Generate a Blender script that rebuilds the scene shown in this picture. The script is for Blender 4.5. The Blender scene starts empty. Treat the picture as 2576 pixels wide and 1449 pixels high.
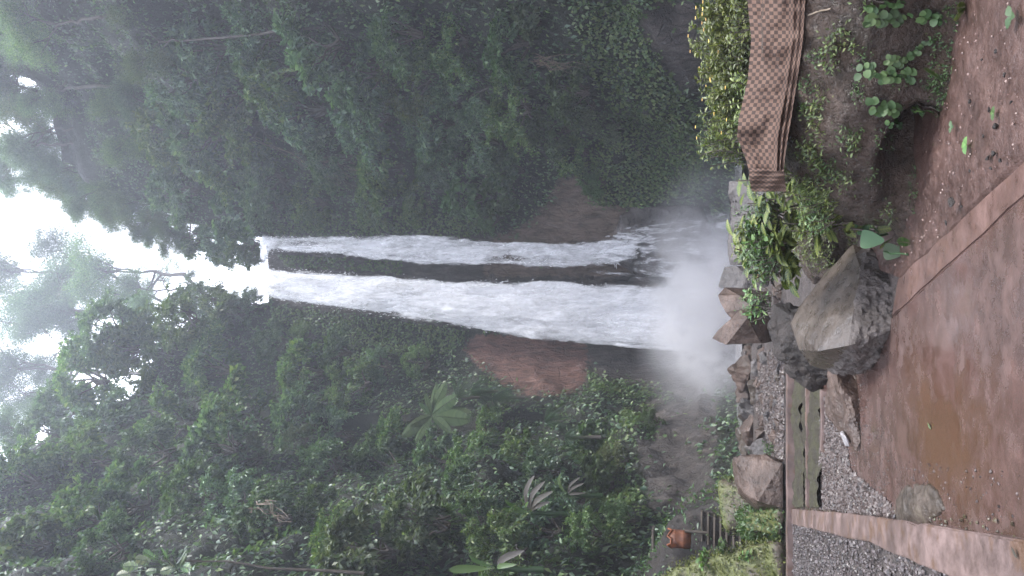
import bpy, bmesh, math, random
import numpy as np
from mathutils import Vector, Matrix
from mathutils.bvhtree import BVHTree

R = math.radians
rng = np.random.default_rng(7)
random.seed(7)
S = bpy.context.scene
C = S.collection

# ------------------------------------------------------------------ camera (a phone held sideways: rolled 90 degrees)
PITCH, FOC, CAMZ = R(14.84), 1932.0, 1.6
sp, cp = math.sin(PITCH), math.cos(PITCH)
FW, UP, RT = np.array([0, cp, sp]), np.array([0, -sp, cp]), np.array([1.0, 0, 0])
CAM = np.array([0, 0, CAMZ])
cd = bpy.data.cameras.new('camera'); cam = bpy.data.objects.new('camera', cd); C.objects.link(cam)
cd.lens = 27.0; cd.sensor_width = 36.0; cd.clip_start = 0.05; cd.clip_end = 2000
M = Matrix.Identity(4)
for i in range(3):
    M[i][0] = -UP[i]; M[i][1] = RT[i]; M[i][2] = -FW[i]; M[i][3] = CAM[i]
cam.matrix_world = M
S.camera = cam

# ------------------------------------------------------------------ world, sun, exposure: bright overcast sky
SUN_EL, SUN_AZ = R(60), R(122)          # azimuth from +Y (ahead) towards +X: high, over the camera's right shoulder
w = bpy.data.worlds.new('World'); S.world = w; w.use_nodes = True
wt = w.node_tree; bg = wt.nodes['Background']
sky = wt.nodes.new('ShaderNodeTexSky'); sky.sky_type = 'NISHITA'; sky.sun_disc = False
sky.sun_elevation = SUN_EL; sky.sun_rotation = SUN_AZ
hs = wt.nodes.new('ShaderNodeHueSaturation'); hs.inputs['Saturation'].default_value = 0.25
mixw = wt.nodes.new('ShaderNodeMixRGB'); mixw.inputs['Fac'].default_value = 0.8
mixw.inputs['Color2'].default_value = (13.3, 14.0, 16.2, 1)      # the even white of a cloud layer
wt.links.new(sky.outputs[0], hs.inputs['Color']); wt.links.new(hs.outputs[0], mixw.inputs['Color1'])
wtc = wt.nodes.new('ShaderNodeTexCoord'); wsx = wt.nodes.new('ShaderNodeSeparateXYZ'); wmr = wt.nodes.new('ShaderNodeMapRange')
wt.links.new(wtc.outputs['Generated'], wsx.inputs[0]); wt.links.new(wsx.outputs[2], wmr.inputs[0])      # overcast: the zenith is about three times the horizon
wmr.inputs[1].default_value = -.05; wmr.inputs[2].default_value = 1.0; wmr.inputs[3].default_value = .42; wmr.inputs[4].default_value = 1.6
wmul = wt.nodes.new('ShaderNodeMixRGB'); wmul.blend_type = 'MULTIPLY'; wmul.inputs['Fac'].default_value = 1
wt.links.new(mixw.outputs[0], wmul.inputs['Color1']); wt.links.new(wmr.outputs[0], wmul.inputs['Color2'])
wt.links.new(wmul.outputs[0], bg.inputs['Color']); bg.inputs['Strength'].default_value = 0.12
sl = bpy.data.lights.new('sun', 'SUN'); sl.energy = 2.6; sl.angle = R(12); sl.color = (1, 0.96, 0.9)
so = bpy.data.objects.new('sun', sl); C.objects.link(so)
sd = Vector((math.sin(SUN_AZ) * math.cos(SUN_EL), math.cos(SUN_AZ) * math.cos(SUN_EL), math.sin(SUN_EL)))
so.rotation_euler = sd.to_track_quat('Z', 'Y').to_euler()
S.view_settings.view_transform = 'Standard'; S.view_settings.look = 'None'
S.view_settings.exposure = 1.15; S.view_settings.gamma = 1.0; S.view_settings.use_curve_mapping = False
cy = S.cycles
cy.use_denoising = True
try:
    cy.denoiser = 'OPENIMAGEDENOISE'; cy.denoising_input_passes = 'RGB_ALBEDO_NORMAL'
except Exception:
    pass
cy.max_bounces = 7; cy.diffuse_bounces = 3; cy.glossy_bounces = 2; cy.transmission_bounces = 3
cy.volume_bounces = 3; cy.transparent_max_bounces = 12; cy.volume_step_rate = 3.0; cy.volume_max_steps = 128
cy.use_adaptive_sampling = True; cy.caustics_reflective = False; cy.caustics_refractive = False

# ------------------------------------------------------------------ pixel helpers (the photograph seen 2576 x 1449)
def ray(px, py):
    px = np.asarray(px, float); py = np.asarray(py, float)
    a = px - 1288; b = 724.5 - py
    return FW * FOC + b[..., None] * RT - a[..., None] * UP
def W(px, py, Y):
    d = ray(px, py); t = np.asarray(Y, float) / d[..., 1]
    return CAM + d * t[..., None]
def G(px, py, z=0.0):
    d = ray(px, py); t = (z - CAMZ) / d[..., 2]
    return CAM + d * t[..., None]
def PX(P):
    q = np.asarray(P, float) - CAM
    f = q @ FW
    f = np.where(f > .05, f, .05)
    return 1288 - FOC * (q @ UP) / f, 724.5 - FOC * (q @ RT) / f
def MPP(Y): return Y / 1990.0                       # metres per photo pixel, roughly

# ------------------------------------------------------------------ noise
def _h(ix, iy, iz, seed):
    n = (ix.astype(np.int64) * 374761393 + iy.astype(np.int64) * 668265263 + iz.astype(np.int64) * 2147483647 // 3 + seed * 974711) & 0xFFFFFFFF
    n = ((n ^ (n >> 13)) * 1274126177) & 0xFFFFFFFF
    n = ((n ^ (n >> 15)) * 2246822519) & 0xFFFFFFFF
    return ((n ^ (n >> 16)) & 0xFFFF) / 65535.0
def vnoise(p, seed=0):
    p = np.asarray(p, float); i = np.floor(p); f = p - i; f = f * f * (3 - 2 * f); i = i.astype(np.int64)
    x, y, z = i[:, 0], i[:, 1], i[:, 2]; r = 0
    for dx in (0, 1):
        wx = f[:, 0] if dx else 1 - f[:, 0]
        for dy in (0, 1):
            wy = f[:, 1] if dy else 1 - f[:, 1]
            for dz in (0, 1):
                wz = f[:, 2] if dz else 1 - f[:, 2]
                r = r + wx * wy * wz * _h(x + dx, y + dy, z + dz, seed)
    return r * 2 - 1
def fbm(p, o=4, seed=0):
    p = np.asarray(p, float); a = 1.0; r = 0; t = 0
    for k in range(o):
        r = r + a * vnoise(p * 2 ** k + k * 17.3, seed + k); t += a; a *= .5
    return r / t
def unit(v): return v / np.maximum(np.linalg.norm(v, axis=-1, keepdims=True), 1e-9)
def inpoly(x, y, poly):
    r = np.zeros(np.shape(x), bool); n = len(poly)
    for i in range(n):
        x0, y0 = poly[i]; x1, y1 = poly[(i + 1) % n]
        if y0 == y1: continue
        c = ((y0 > y) != (y1 > y)) & (x < (x1 - x0) * (y - y0) / (y1 - y0) + x0)
        r ^= c
    return r

# ------------------------------------------------------------------ mesh helpers
def make_mesh(name, V, F, attrs=None, smooth=True):
    V = np.asarray(V, np.float32); F = [np.asarray(f, np.int32) for f in (F if isinstance(F, list) else [F]) if len(f)]
    me = bpy.data.meshes.new(name); me.vertices.add(len(V)); me.vertices.foreach_set('co', V.ravel())
    li = np.concatenate([f.ravel() for f in F]); tot = np.concatenate([np.full(len(f), f.shape[1], np.int32) for f in F])
    st = np.concatenate([[0], np.cumsum(tot)[:-1]]).astype(np.int32)
    me.loops.add(len(li)); me.loops.foreach_set('vertex_index', li)
    me.polygons.add(len(tot)); me.polygons.foreach_set('loop_start', st)
    try: me.polygons.foreach_set('loop_total', tot)
    except Exception: pass
    me.polygons.foreach_set('use_smooth', np.full(len(tot), smooth, bool))
    me.update(calc_edges=True); me.validate()
    for k, v in (attrs or {}).items():
        a = me.attributes.new(k, 'FLOAT', 'POINT'); a.data.foreach_set('value', np.asarray(v, np.float32))
    return me
def obj(name, me, m=None, parent=None, label=None, cat=None, group=None, kind=None, loc=None):
    o = bpy.data.objects.new(name, me); C.objects.link(o)
    if m is not None and me is not None:
        me.materials.clear(); me.materials.append(m)
    if parent is not None: o.parent = parent
    tag(o, label, cat, group, kind)
    if loc is not None: o.location = loc
    return o
def tag(o, label=None, cat=None, group=None, kind=None):
    if label: o['label'] = label
    if cat: o['category'] = cat
    if group: o['group'] = group
    if kind: o['kind'] = kind
def thing(name, label, cat, loc=(0, 0, 0), group=None, rot=(0, 0, 0)):
    o = bpy.data.objects.new(name, None); C.objects.link(o); o.empty_display_size = .2
    o.location = loc; o.rotation_euler = rot; tag(o, label, cat, group); return o
def copy_thing(t, label, group, loc, rot=None, scale=None):
    r = t.copy(); C.objects.link(r); r.location = loc
    if rot is not None: r.rotation_euler = rot
    if scale is not None: r.scale = scale
    r['label'] = label
    if group: r['group'] = group
    elif 'group' in r: del r['group']
    for ch in t.children:
        c = ch.copy(); C.objects.link(c); c.parent = r
        for g in ch.children:
            d = g.copy(); C.objects.link(d); d.parent = c
    return r
class MB:                                            # collects pieces of ONE mesh
    def __init__(s): s.V = []; s.T = []; s.Q = []; s.n = 0; s.A = {}
    def add(s, V, F, **attrs):
        V = np.asarray(V, float)
        for f in (F if isinstance(F, list) else [F]):
            if len(f) == 0: continue
            f = np.asarray(f) + s.n
            (s.T if f.shape[1] == 3 else s.Q).append(f)
        for k in attrs: s.A.setdefault(k, []).append((s.n, np.broadcast_to(np.asarray(attrs[k], float), (len(V),))))
        s.V.append(V); s.n += len(V)
    def mesh(s, name, smooth=True):
        V = np.concatenate(s.V); F = []
        if s.T: F.append(np.concatenate(s.T))
        if s.Q: F.append(np.concatenate(s.Q))
        A = {}
        for k, l in s.A.items():
            a = np.zeros(len(V))
            for st, v in l: a[st:st + len(v)] = v
            A[k] = a
        return make_mesh(name, V, F, A, smooth)
def tube(pts, rad, n=6):
    pts = np.asarray(pts, float); k = len(pts); rad = np.broadcast_to(np.asarray(rad, float), (k,))
    t = unit(np.gradient(pts, axis=0)); ref = np.where(np.abs(t[:, 2:3]) > .9, [[1.0, 0, 0]], [[0, 0, 1.0]])
    u = unit(np.cross(t, ref)); v = np.cross(t, u); a = np.linspace(0, 2 * np.pi, n, endpoint=False)
    V = pts[:, None] + rad[:, None, None] * (np.cos(a)[None, :, None] * u[:, None] + np.sin(a)[None, :, None] * v[:, None])
    i = np.arange(k - 1)[:, None] * n; j = np.arange(n)[None]; j2 = (j + 1) % n
    return V.reshape(-1, 3), np.stack([i + j, i + j2, i + n + j2, i + n + j], -1).reshape(-1, 4)
def curve(a, b, sag=0, wob=0, n=8, seed=0):
    a = np.asarray(a, float); b = np.asarray(b, float); t = np.linspace(0, 1, n)[:, None]
    p = a + (b - a) * t; p[:, 2] += sag * np.sin(np.pi * t[:, 0])
    if wob: p += np.stack([vnoise(np.c_[t[:, 0] * 4 + seed, np.full(n, k * 9.1), np.full(n, seed * 1.3)]) for k in range(3)], 1) * wob * np.sin(np.pi * t)
    return p
def grid_faces(nu, nv):
    i = np.arange(nv - 1)[:, None] * nu + np.arange(nu - 1)[None]
    return np.stack([i, i + 1, i + nu + 1, i + nu], -1).reshape(-1, 4)
def box(cx, cy, cz, sx, sy, sz, rz=0):
    v = np.array([[x, y, z] for z in (-.5, .5) for y in (-.5, .5) for x in (-.5, .5)]) * [sx, sy, sz]
    c, s = math.cos(rz), math.sin(rz); v = np.c_[v[:, 0] * c - v[:, 1] * s, v[:, 0] * s + v[:, 1] * c, v[:, 2]] + [cx, cy, cz]
    return v, np.array([[0, 2, 3, 1], [4, 5, 7, 6], [0, 1, 5, 4], [2, 6, 7, 3], [0, 4, 6, 2], [1, 3, 7, 5]])

# ------------------------------------------------------------------ leaves
def leaves(P, D, N, L, Wd, shape='dia', fold=.22, droop=.2):
    P = np.asarray(P, float); n = len(P); D = unit(D); Sd = unit(np.cross(D, N)); N = np.cross(Sd, D)
    L = np.broadcast_to(L, (n,))[:, None]; Wd = np.broadcast_to(Wd, (n,))[:, None]
    if shape == 'dia':
        st = [(0, 0), (.45, -.5), (.45, .5), (1, 0)]
        T = np.array([[0, 2, 3], [0, 3, 1]]); Q = None
    else:
        if shape == 'round': ws, ts = (.85, 1.0, .72), (.16, .48, .8)
        elif shape == 'heart': ws, ts = (1.0, .95, .5), (.02, .35, .72)
        else: ws, ts = (.7, 1.0, .62), (.2, .5, .8)
        st = [(0, 0)]
        for t, q in zip(ts, ws): st += [(t, -.5 * q), (t, 0), (t, .5 * q)]
        st += [(1, 0)]
        T = np.array([[0, 2, 1], [0, 3, 2], [7, 8, 10], [8, 9, 10]])
        Q = np.array([[1, 2, 5, 4], [2, 3, 6, 5], [4, 5, 8, 7], [5, 6, 9, 8]])
    k = len(st); out = np.empty((n, k, 3)); lx = np.empty((n, k)); lt = np.empty((n, k))
    for i, (t, q) in enumerate(st):
        out[:, i] = P + D * L * t + Sd * Wd * q + N * (abs(q) * 2 * fold * Wd * .5 - droop * L * t * t)
        lx[:, i] = q * 2; lt[:, i] = t
    off = (np.arange(n) * k)[:, None, None]
    F = [(T[None] + off).reshape(-1, 3)]
    if Q is not None: F.append((Q[None] + off).reshape(-1, 4))
    r = np.repeat(rng.random(n), k)
    return out.reshape(-1, 3), F, dict(rnd=r, lx=lx.ravel(), lt=lt.ravel())
def rand_dirs(n): return unit(rng.normal(size=(n, 3)))

def frond(base, dirn, length, width, n=16, sag=.35, upv=(0, 0, 1.0)):
    """a pinnate leaf: midrib and pairs of leaflets"""
    d = unit(np.asarray(dirn, float)); t = np.linspace(0, 1, n)
    mid = np.asarray(base, float) + d * (length * t)[:, None]; mid[:, 2] -= sag * length * t ** 2
    tg = unit(np.gradient(mid, axis=0)); side = unit(np.cross(tg, upv)); nm = np.cross(side, tg)
    prof = np.sin(np.pi * np.clip(t * .92 + .1, 0, 1)) ** .7
    P = []; D = []; N = []; L = []
    for s in (-1, 1):
        P.append(mid[1:]); D.append(side[1:] * s + tg[1:] * .45 - nm[1:] * .15); N.append(nm[1:]); L.append(width * prof[1:])
    return mid, np.concatenate(P), np.concatenate(D), np.concatenate(N), np.concatenate(L)

# ------------------------------------------------------------------ materials
def newmat(name):
    m = bpy.data.materials.new(name); m.use_nodes = True; nt = m.node_tree
    return m, nt, nt.nodes['Principled BSDF'], nt.nodes['Material Output']
def nd(nt, typ, ins=None, **kw):
    n = nt.nodes.new(typ)
    for k, v in kw.items(): setattr(n, k, v)
    for k, v in (ins or {}).items():
        if hasattr(v, 'is_output') or isinstance(v, bpy.types.NodeSocket): nt.links.new(v, n.inputs[k])
        else: n.inputs[k].default_value = v
    return n
def ramp(nt, fac, stops):
    n = nd(nt, 'ShaderNodeValToRGB', {'Fac': fac}); e = n.color_ramp.elements
    while len(e) < len(stops): e.new(.5)
    for i, (p, c) in enumerate(stops):
        e[i].position = p; e[i].color = (*c, 1) if len(c) == 3 else c
    return n.outputs[0]
def noise(nt, scale, detail=4, rough=.6, vec=None, dist=0):
    n = nd(nt, 'ShaderNodeTexNoise', {'Scale': scale, 'Detail': detail, 'Roughness': rough, 'Distortion': dist})
    if vec is not None: nt.links.new(vec, n.inputs['Vector'])
    return n.outputs['Fac']
def math_(nt, op, a, b=0.0, clamp=False):
    return nd(nt, 'ShaderNodeMath', {0: a, 1: b}, operation=op, use_clamp=clamp).outputs[0]
def mixc(nt, f, a, b):
    n = nd(nt, 'ShaderNodeMixRGB', {'Fac': f})
    for k, v in (('Color1', a), ('Color2', b)):
        if isinstance(v, bpy.types.NodeSocket): nt.links.new(v, n.inputs[k])
        else: n.inputs[k].default_value = (*v, 1)
    return n.outputs[0]
def pos(nt): return nd(nt, 'ShaderNodeNewGeometry').outputs['Position']
def scaled(nt, v, s):
    return nd(nt, 'ShaderNodeMapping', {'Vector': v, 'Scale': s}).outputs[0]
def leafmat(name, cols, rough=.42, trans=.26, tcol=(1.3, 1.5, .6), spec=.5, vein=None):
    m, nt, b, o = newmat(name)
    at = nd(nt, 'ShaderNodeAttribute', attribute_name='rnd').outputs['Fac']
    col = ramp(nt, at, [(i / (len(cols) - 1), c) for i, c in enumerate(cols)])
    oi = nd(nt, 'ShaderNodeObjectInfo').outputs['Random']
    hv = nd(nt, 'ShaderNodeHueSaturation', {'Color': col, 'Value': math_(nt, 'ADD', math_(nt, 'MULTIPLY', oi, .5), .75),
                                            'Hue': math_(nt, 'ADD', math_(nt, 'MULTIPLY', oi, .04), .485), 'Saturation': .8})
    col = hv.outputs[0]
    if vein:
        lx = nd(nt, 'ShaderNodeAttribute', attribute_name='lx').outputs['Fac']
        lt = nd(nt, 'ShaderNodeAttribute', attribute_name='lt').outputs['Fac']
        ab = math_(nt, 'ABSOLUTE', lx)
        ph = math_(nt, 'MULTIPLY', math_(nt, 'SUBTRACT', lt, math_(nt, 'MULTIPLY', ab, .22)), 46.0)
        st = math_(nt, 'GREATER_THAN', math_(nt, 'SINE', ph), .45)
        st = math_(nt, 'MULTIPLY', st, math_(nt, 'LESS_THAN', ab, .72))
        md = math_(nt, 'LESS_THAN', ab, .13)
        col = mixc(nt, math_(nt, 'MAXIMUM', st, md), col, vein)
    nt.links.new(col, b.inputs['Base Color']); b.inputs['Roughness'].default_value = rough
    b.inputs['Specular IOR Level'].default_value = spec
    tr = nd(nt, 'ShaderNodeBsdfTranslucent', {'Color': nd(nt, 'ShaderNodeMixRGB', {'Fac': 1.0, 'Color1': col, 'Color2': (*tcol, 1)}, blend_type='MULTIPLY').outputs[0]})
    mx = nd(nt, 'ShaderNodeMixShader', {0: trans}); nt.links.new(b.outputs[0], mx.inputs[1]); nt.links.new(tr.outputs[0], mx.inputs[2])
    nt.links.new(mx.outputs[0], o.inputs['Surface'])
    return m
def rockmat(name, c0, c1, c2, scale=2.5, rough=(.25, .6), bump=.5, bd=.03, moss=None, mossamt=.5, pale=None):
    m, nt, b, o = newmat(name); p = pos(nt)
    n1 = noise(nt, scale, 6, .65, p); n2 = noise(nt, scale * 6, 4, .6, p); n3 = noise(nt, scale * 30, 3, .6, p)
    col = ramp(nt, n1, [(.3, c0), (.52, c1), (.72, c2)])
    col = nd(nt, 'ShaderNodeMixRGB', {'Fac': .5, 'Color1': col, 'Color2': ramp(nt, n2, [(.3, (.35, .35, .35)), (.7, (1.25, 1.2, 1.15))])}, blend_type='MULTIPLY').outputs[0]
    if pale:
        vz = nd(nt, 'ShaderNodeTexVoronoi', {'Vector': p, 'Scale': scale * 14}).outputs['Distance']
        pm = math_(nt, 'MULTIPLY', ramp(nt, n2, [(.45, (0, 0, 0)), (.6, (1, 1, 1))]), ramp(nt, n1, [(.45, (0, 0, 0)), (.6, (1, 1, 1))]))
        col = mixc(nt, math_(nt, 'MULTIPLY', pm, .7), col, pale)
    if moss:
        nz = nd(nt, 'ShaderNodeSeparateXYZ', {0: nd(nt, 'ShaderNodeNewGeometry').outputs['Normal']}).outputs[2]
        mm = math_(nt, 'ADD', math_(nt, 'MULTIPLY', nz, .5), math_(nt, 'MULTIPLY', n1, 1.1))
        mm = ramp(nt, math_(nt, 'SUBTRACT', mm, 1 - mossamt), [(.2, (0, 0, 0)), (.4, (1, 1, 1))])
        col = mixc(nt, mm, col, mixc(nt, n2, moss, tuple(x * .45 for x in moss)))
    nt.links.new(col, b.inputs['Base Color'])
    rr = nd(nt, 'ShaderNodeMapRange', {0: n2, 1: .3, 2: .7, 3: rough[0], 4: rough[1]}).outputs[0]
    nt.links.new(rr, b.inputs['Roughness'])
    h = math_(nt, 'ADD', n2, math_(nt, 'MULTIPLY', n3, .5))
    bp = nd(nt, 'ShaderNodeBump', {'Height': h, 'Strength': bump, 'Distance': bd}); nt.links.new(bp.outputs[0], b.inputs['Normal'])
    return m

M_DARK = leafmat('leaf_dark', [(0.0259, 0.0648, 0.0259), (0.0475, 0.108, 0.0389), (0.0756, 0.1512, 0.0518), (0.1296, 0.1944, 0.0648)])
M_BLUE = leafmat('leaf_bluish', [(0.0336, 0.0897, 0.0538), (0.0628, 0.139, 0.0807), (0.101, 0.1907, 0.101), (0.1794, 0.2691, 0.1346)], rough=.38)
M_MID = leafmat('leaf_mid', [(0.0396, 0.0902, 0.0252), (0.0721, 0.1532, 0.0396), (0.1082, 0.1984, 0.0541), (0.2164, 0.2705, 0.0721)])
M_YEL = leafmat('leaf_yellow_green', [(0.0396, 0.0673, 0.0119), (0.0673, 0.103, 0.0158), (0.095, 0.1346, 0.0238), (0.1742, 0.1901, 0.0396)])
M_PALE = leafmat('leaf_pale', [(0.0384, 0.064, 0.032), (0.064, 0.096, 0.0512), (0.096, 0.128, 0.0704), (0.1408, 0.16, 0.0896)], rough=.5, spec=.4)
M_BRIGHT = leafmat('leaf_bright', [(0.04, 0.096, 0.016), (0.072, 0.152, 0.024), (0.112, 0.2, 0.032)], rough=.5, spec=.35)
M_FERN = leafmat('leaf_fern', [(.03, .08, .018), (.055, .12, .025), (.09, .16, .035)], rough=.4)
M_HEDGE = leafmat('leaf_hedge', [(0.0389, 0.0606, 0.0083), (0.0778, 0.1051, 0.0138), (0.1246, 0.1536, 0.0207), (0.2024, 0.2183, 0.0345)], rough=.4)
M_CROTON = leafmat('leaf_croton', [(0.016, 0.045, 0.014), (0.03, 0.07, 0.018), (0.05, 0.095, 0.024), (0.08, 0.12, 0.03)], rough=.4, spec=.4, vein=(.17, .19, .05))
M_CROTONP = leafmat('leaf_croton_pale', [(0.05, 0.085, 0.022), (0.08, 0.115, 0.03), (0.12, 0.15, 0.04)], rough=.4, spec=.4, vein=(.27, .28, .10))
M_TARO = leafmat('leaf_taro', [(0.035, 0.09, 0.028), (0.055, 0.12, 0.042), (0.08, 0.14, 0.06)], rough=.55, spec=.35)
M_SHINGLE = leafmat('leaf_shingle', [(0.03, 0.07, 0.018), (0.05, 0.11, 0.026), (0.09, 0.155, 0.035)], rough=.5, spec=.3)
M_GIANT = leafmat('leaf_giant', [(0.03, 0.057, 0.015), (0.042, 0.072, 0.0192), (0.054, 0.084, 0.024)], rough=.75, spec=.12)
M_FERND = leafmat('leaf_fern_dark', [(.014, .036, .012), (.022, .055, .016), (.034, .07, .02)], rough=.75, spec=.12)
M_CREEP = leafmat('leaf_creeper', [(0.0508, 0.116, 0.0319), (0.087, 0.1668, 0.0435), (0.1377, 0.2248, 0.058), (0.174, 0.232, 0.0725)], rough=.5, spec=.35)
M_DRY = leafmat('leaf_dry', [(0.0198, 0.0149, 0.0099), (0.0337, 0.0277, 0.0198), (0.0475, 0.0396, 0.0297)], rough=.6, trans=.15, tcol=(1.1, 1, .8))
M_PETAL = leafmat('petal_yellow', [(.75, .42, .02), (.8, .5, .03)], rough=.5, tcol=(1, 1, .6))
M_ORANGE = leafmat('petal_orange', [(.75, .18, .02), (.8, .25, .04)], rough=.5, tcol=(1, .8, .5))
def barkmat(name, a, b_):
    m, nt, b, o = newmat(name); p = pos(nt)
    n = noise(nt, 8, 5, .7, scaled(nt, p, (1, 1, .25)))
    nt.links.new(ramp(nt, n, [(.3, a), (.7, b_)]), b.inputs['Base Color']); b.inputs['Roughness'].default_value = .7
    bp = nd(nt, 'ShaderNodeBump', {'Height': n, 'Strength': .6, 'Distance': .03}); nt.links.new(bp.outputs[0], b.inputs['Normal'])
    return m
M_BARK = barkmat('bark', (.035, .028, .022), (.12, .10, .085))
M_TWIG = barkmat('dry_twig', (.12, .09, .06), (.25, .2, .15))
# ------------------------------------------------------------------ materials of the setting
def cliffmat():
    m, nt, b, o = newmat('cliff_rock'); p = pos(nt)
    st = scaled(nt, p, (1.6, 1.6, .4))
    n1 = noise(nt, .35, 6, .65, p); n2 = noise(nt, 1.6, 6, .7, st); n3 = noise(nt, 9, 5, .65, p)
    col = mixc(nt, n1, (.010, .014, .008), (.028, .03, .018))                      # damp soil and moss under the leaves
    n5 = noise(nt, 2.2, 5, .7, p)
    for nm, cc in (('bare', [(.3, (.02, .017, .016)), (.5, (.065, .054, .05)), (.7, (.14, .118, .108))]), ('brown', [(.3, (.05, .036, .028)), (.5, (.14, .10, .078)), (.7, (.23, .175, .145))]),
                   ('red', [(.3, (.05, .026, .02)), (.45, (.12, .058, .044)), (.58, (.20, .10, .078)), (.72, (.31, .21, .18))])):
        at = nd(nt, 'ShaderNodeAttribute', attribute_name=nm).outputs['Fac']
        k = math_(nt, 'ADD', at, math_(nt, 'MULTIPLY', math_(nt, 'SUBTRACT', n5, .5), 1.1))
        col = mixc(nt, ramp(nt, k, [(.45, (0, 0, 0)), (.56, (1, 1, 1))]), col, ramp(nt, n2, cc))
    vo = nd(nt, 'ShaderNodeTexVoronoi', {'Vector': scaled(nt, nd(nt, 'ShaderNodeVectorMath', {0: p, 1: nd(nt, 'ShaderNodeTexNoise', {'Vector': p, 'Scale': .8}).outputs['Color']}, operation='ADD').outputs[0], (1.8, 1.8, .45)), 'Scale': .9}, feature='DISTANCE_TO_EDGE').outputs['Distance']
    crk = ramp(nt, vo, [(.0, (.25, .25, .25)), (.06, (1, 1, 1))])
    col = nd(nt, 'ShaderNodeMixRGB', {'Fac': .4, 'Color1': col, 'Color2': crk}, blend_type='MULTIPLY').outputs[0]
    nt.links.new(col, b.inputs['Base Color'])
    nt.links.new(nd(nt, 'ShaderNodeMapRange', {0: n3, 1: .3, 2: .7, 3: .3, 4: .75}).outputs[0], b.inputs['Roughness'])
    h = math_(nt, 'ADD', math_(nt, 'ADD', n2, math_(nt, 'MULTIPLY', n3, .4)), math_(nt, 'MINIMUM', math_(nt, 'MULTIPLY', vo, 3.0), .14))
    bp = nd(nt, 'ShaderNodeBump', {'Height': h, 'Strength': 1.0, 'Distance': .35}); nt.links.new(bp.outputs[0], b.inputs['Normal'])
    return m
def concretemat(name, base, puddle=False, stain=(.2, .09, .035), rough=(.16, .5)):
    m, nt, b, o = newmat(name); p = pos(nt)
    n1 = noise(nt, 1.1, 6, .65, p); n2 = noise(nt, 5, 5, .65, p); n3 = noise(nt, 55, 3, .6, p); sp_ = noise(nt, 140, 2, .5, p)
    lo = tuple(x * .62 for x in base); hi = tuple(min(1, x * 1.45) for x in base)
    col = ramp(nt, math_(nt, 'ADD', math_(nt, 'MULTIPLY', n1, .6), math_(nt, 'MULTIPLY', n2, .4)), [(.4, lo), (.5, base), (.59, hi)])
    col = mixc(nt, ramp(nt, sp_, [(.62, (0, 0, 0)), (.72, (.5, .5, .5))]), col, tuple(x * 1.9 for x in base))
    rr = nd(nt, 'ShaderNodeMapRange', {0: n2, 1: .35, 2: .65, 3: rough[0], 4: rough[1]}).outputs[0]
    hgt = math_(nt, 'ADD', math_(nt, 'MULTIPLY', n2, .6), math_(nt, 'MULTIPLY', n3, .35)); bs = .35
    if puddle:
        c = G(2365, 1078)
        v = nd(nt, 'ShaderNodeVectorMath', {0: p, 1: tuple(c)}, operation='SUBTRACT').outputs[0]
        v = nd(nt, 'ShaderNodeVectorMath', {0: v, 1: (.75, 1.5, 1)}, operation='DIVIDE').outputs[0]
        ln = nd(nt, 'ShaderNodeVectorMath', {0: v}, operation='LENGTH').outputs['Value']
        ln = math_(nt, 'ADD', ln, math_(nt, 'ADD', math_(nt, 'MULTIPLY', math_(nt, 'SUBTRACT', n2, .5), 2.0), math_(nt, 'MULTIPLY', math_(nt, 'SUBTRACT', n1, .5), 1.6)))
        pm = ramp(nt, ln, [(.2, (1, 1, 1)), (1.2, (0, 0, 0))])
        col = mixc(nt, pm, col, stain)
        pn = nd(nt, 'ShaderNodeSeparateColor', {0: pm}).outputs[0]
        wet = ramp(nt, n1, [(.44, (0, 0, 0)), (.56, (1, 1, 1))]); wn = nd(nt, 'ShaderNodeSeparateColor', {0: wet}).outputs[0]
        col = nd(nt, 'ShaderNodeMixRGB', {'Fac': math_(nt, 'MULTIPLY', wn, .55), 'Color1': col, 'Color2': (.6, .52, .5, 1)}, blend_type='MULTIPLY').outputs[0]
        wn = math_(nt, 'MAXIMUM', pn, wn)
        rr = nd(nt, 'ShaderNodeMix', {0: math_(nt, 'MULTIPLY', wn, .9), 2: rr, 3: .07}, data_type='FLOAT').outputs[0]
        hgt = math_(nt, 'MULTIPLY', hgt, math_(nt, 'SUBTRACT', 1.0, math_(nt, 'MULTIPLY', wn, .85)))
    else:
        n4 = noise(nt, 3.5, 5, .6, p, .5)
        col = mixc(nt, math_(nt, 'MULTIPLY', ramp(nt, n4, [(.52, (0, 0, 0)), (.62, (1, 1, 1))]), .55), col, stain)
    nt.links.new(col, b.inputs['Base Color']); nt.links.new(rr, b.inputs['Roughness'])
    bp = nd(nt, 'ShaderNodeBump', {'Height': hgt, 'Strength': bs, 'Distance': .02}); nt.links.new(bp.outputs[0], b.inputs['Normal'])
    return m
def mudmat(name, a, b_, c, scale=3, rough=(.3, .6), bump=.6, bd=.03):
    return rockmat(name, a, b_, c, scale, rough, bump, bd)
def mossmat(name, a, b_):
    m, nt, b, o = newmat(name); p = pos(nt)
    n1 = noise(nt, 3, 5, .65, p); n2 = noise(nt, 40, 4, .7, p)
    col = mixc(nt, ramp(nt, n1, [(.42, (0, 0, 0)), (.58, (1, 1, 1))]), a, b_)
    nt.links.new(nd(nt, 'ShaderNodeMixRGB', {'Fac': .7, 'Color1': col, 'Color2': ramp(nt, n2, [(.3, (.3, .3, .3)), (.7, (1.5, 1.5, 1.4))])}, blend_type='MULTIPLY').outputs[0], b.inputs['Base Color'])
    b.inputs['Roughness'].default_value = .85
    bp = nd(nt, 'ShaderNodeBump', {'Height': n2, 'Strength': .8, 'Distance': .04}); nt.links.new(bp.outputs[0], b.inputs['Normal'])
    return m

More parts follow.
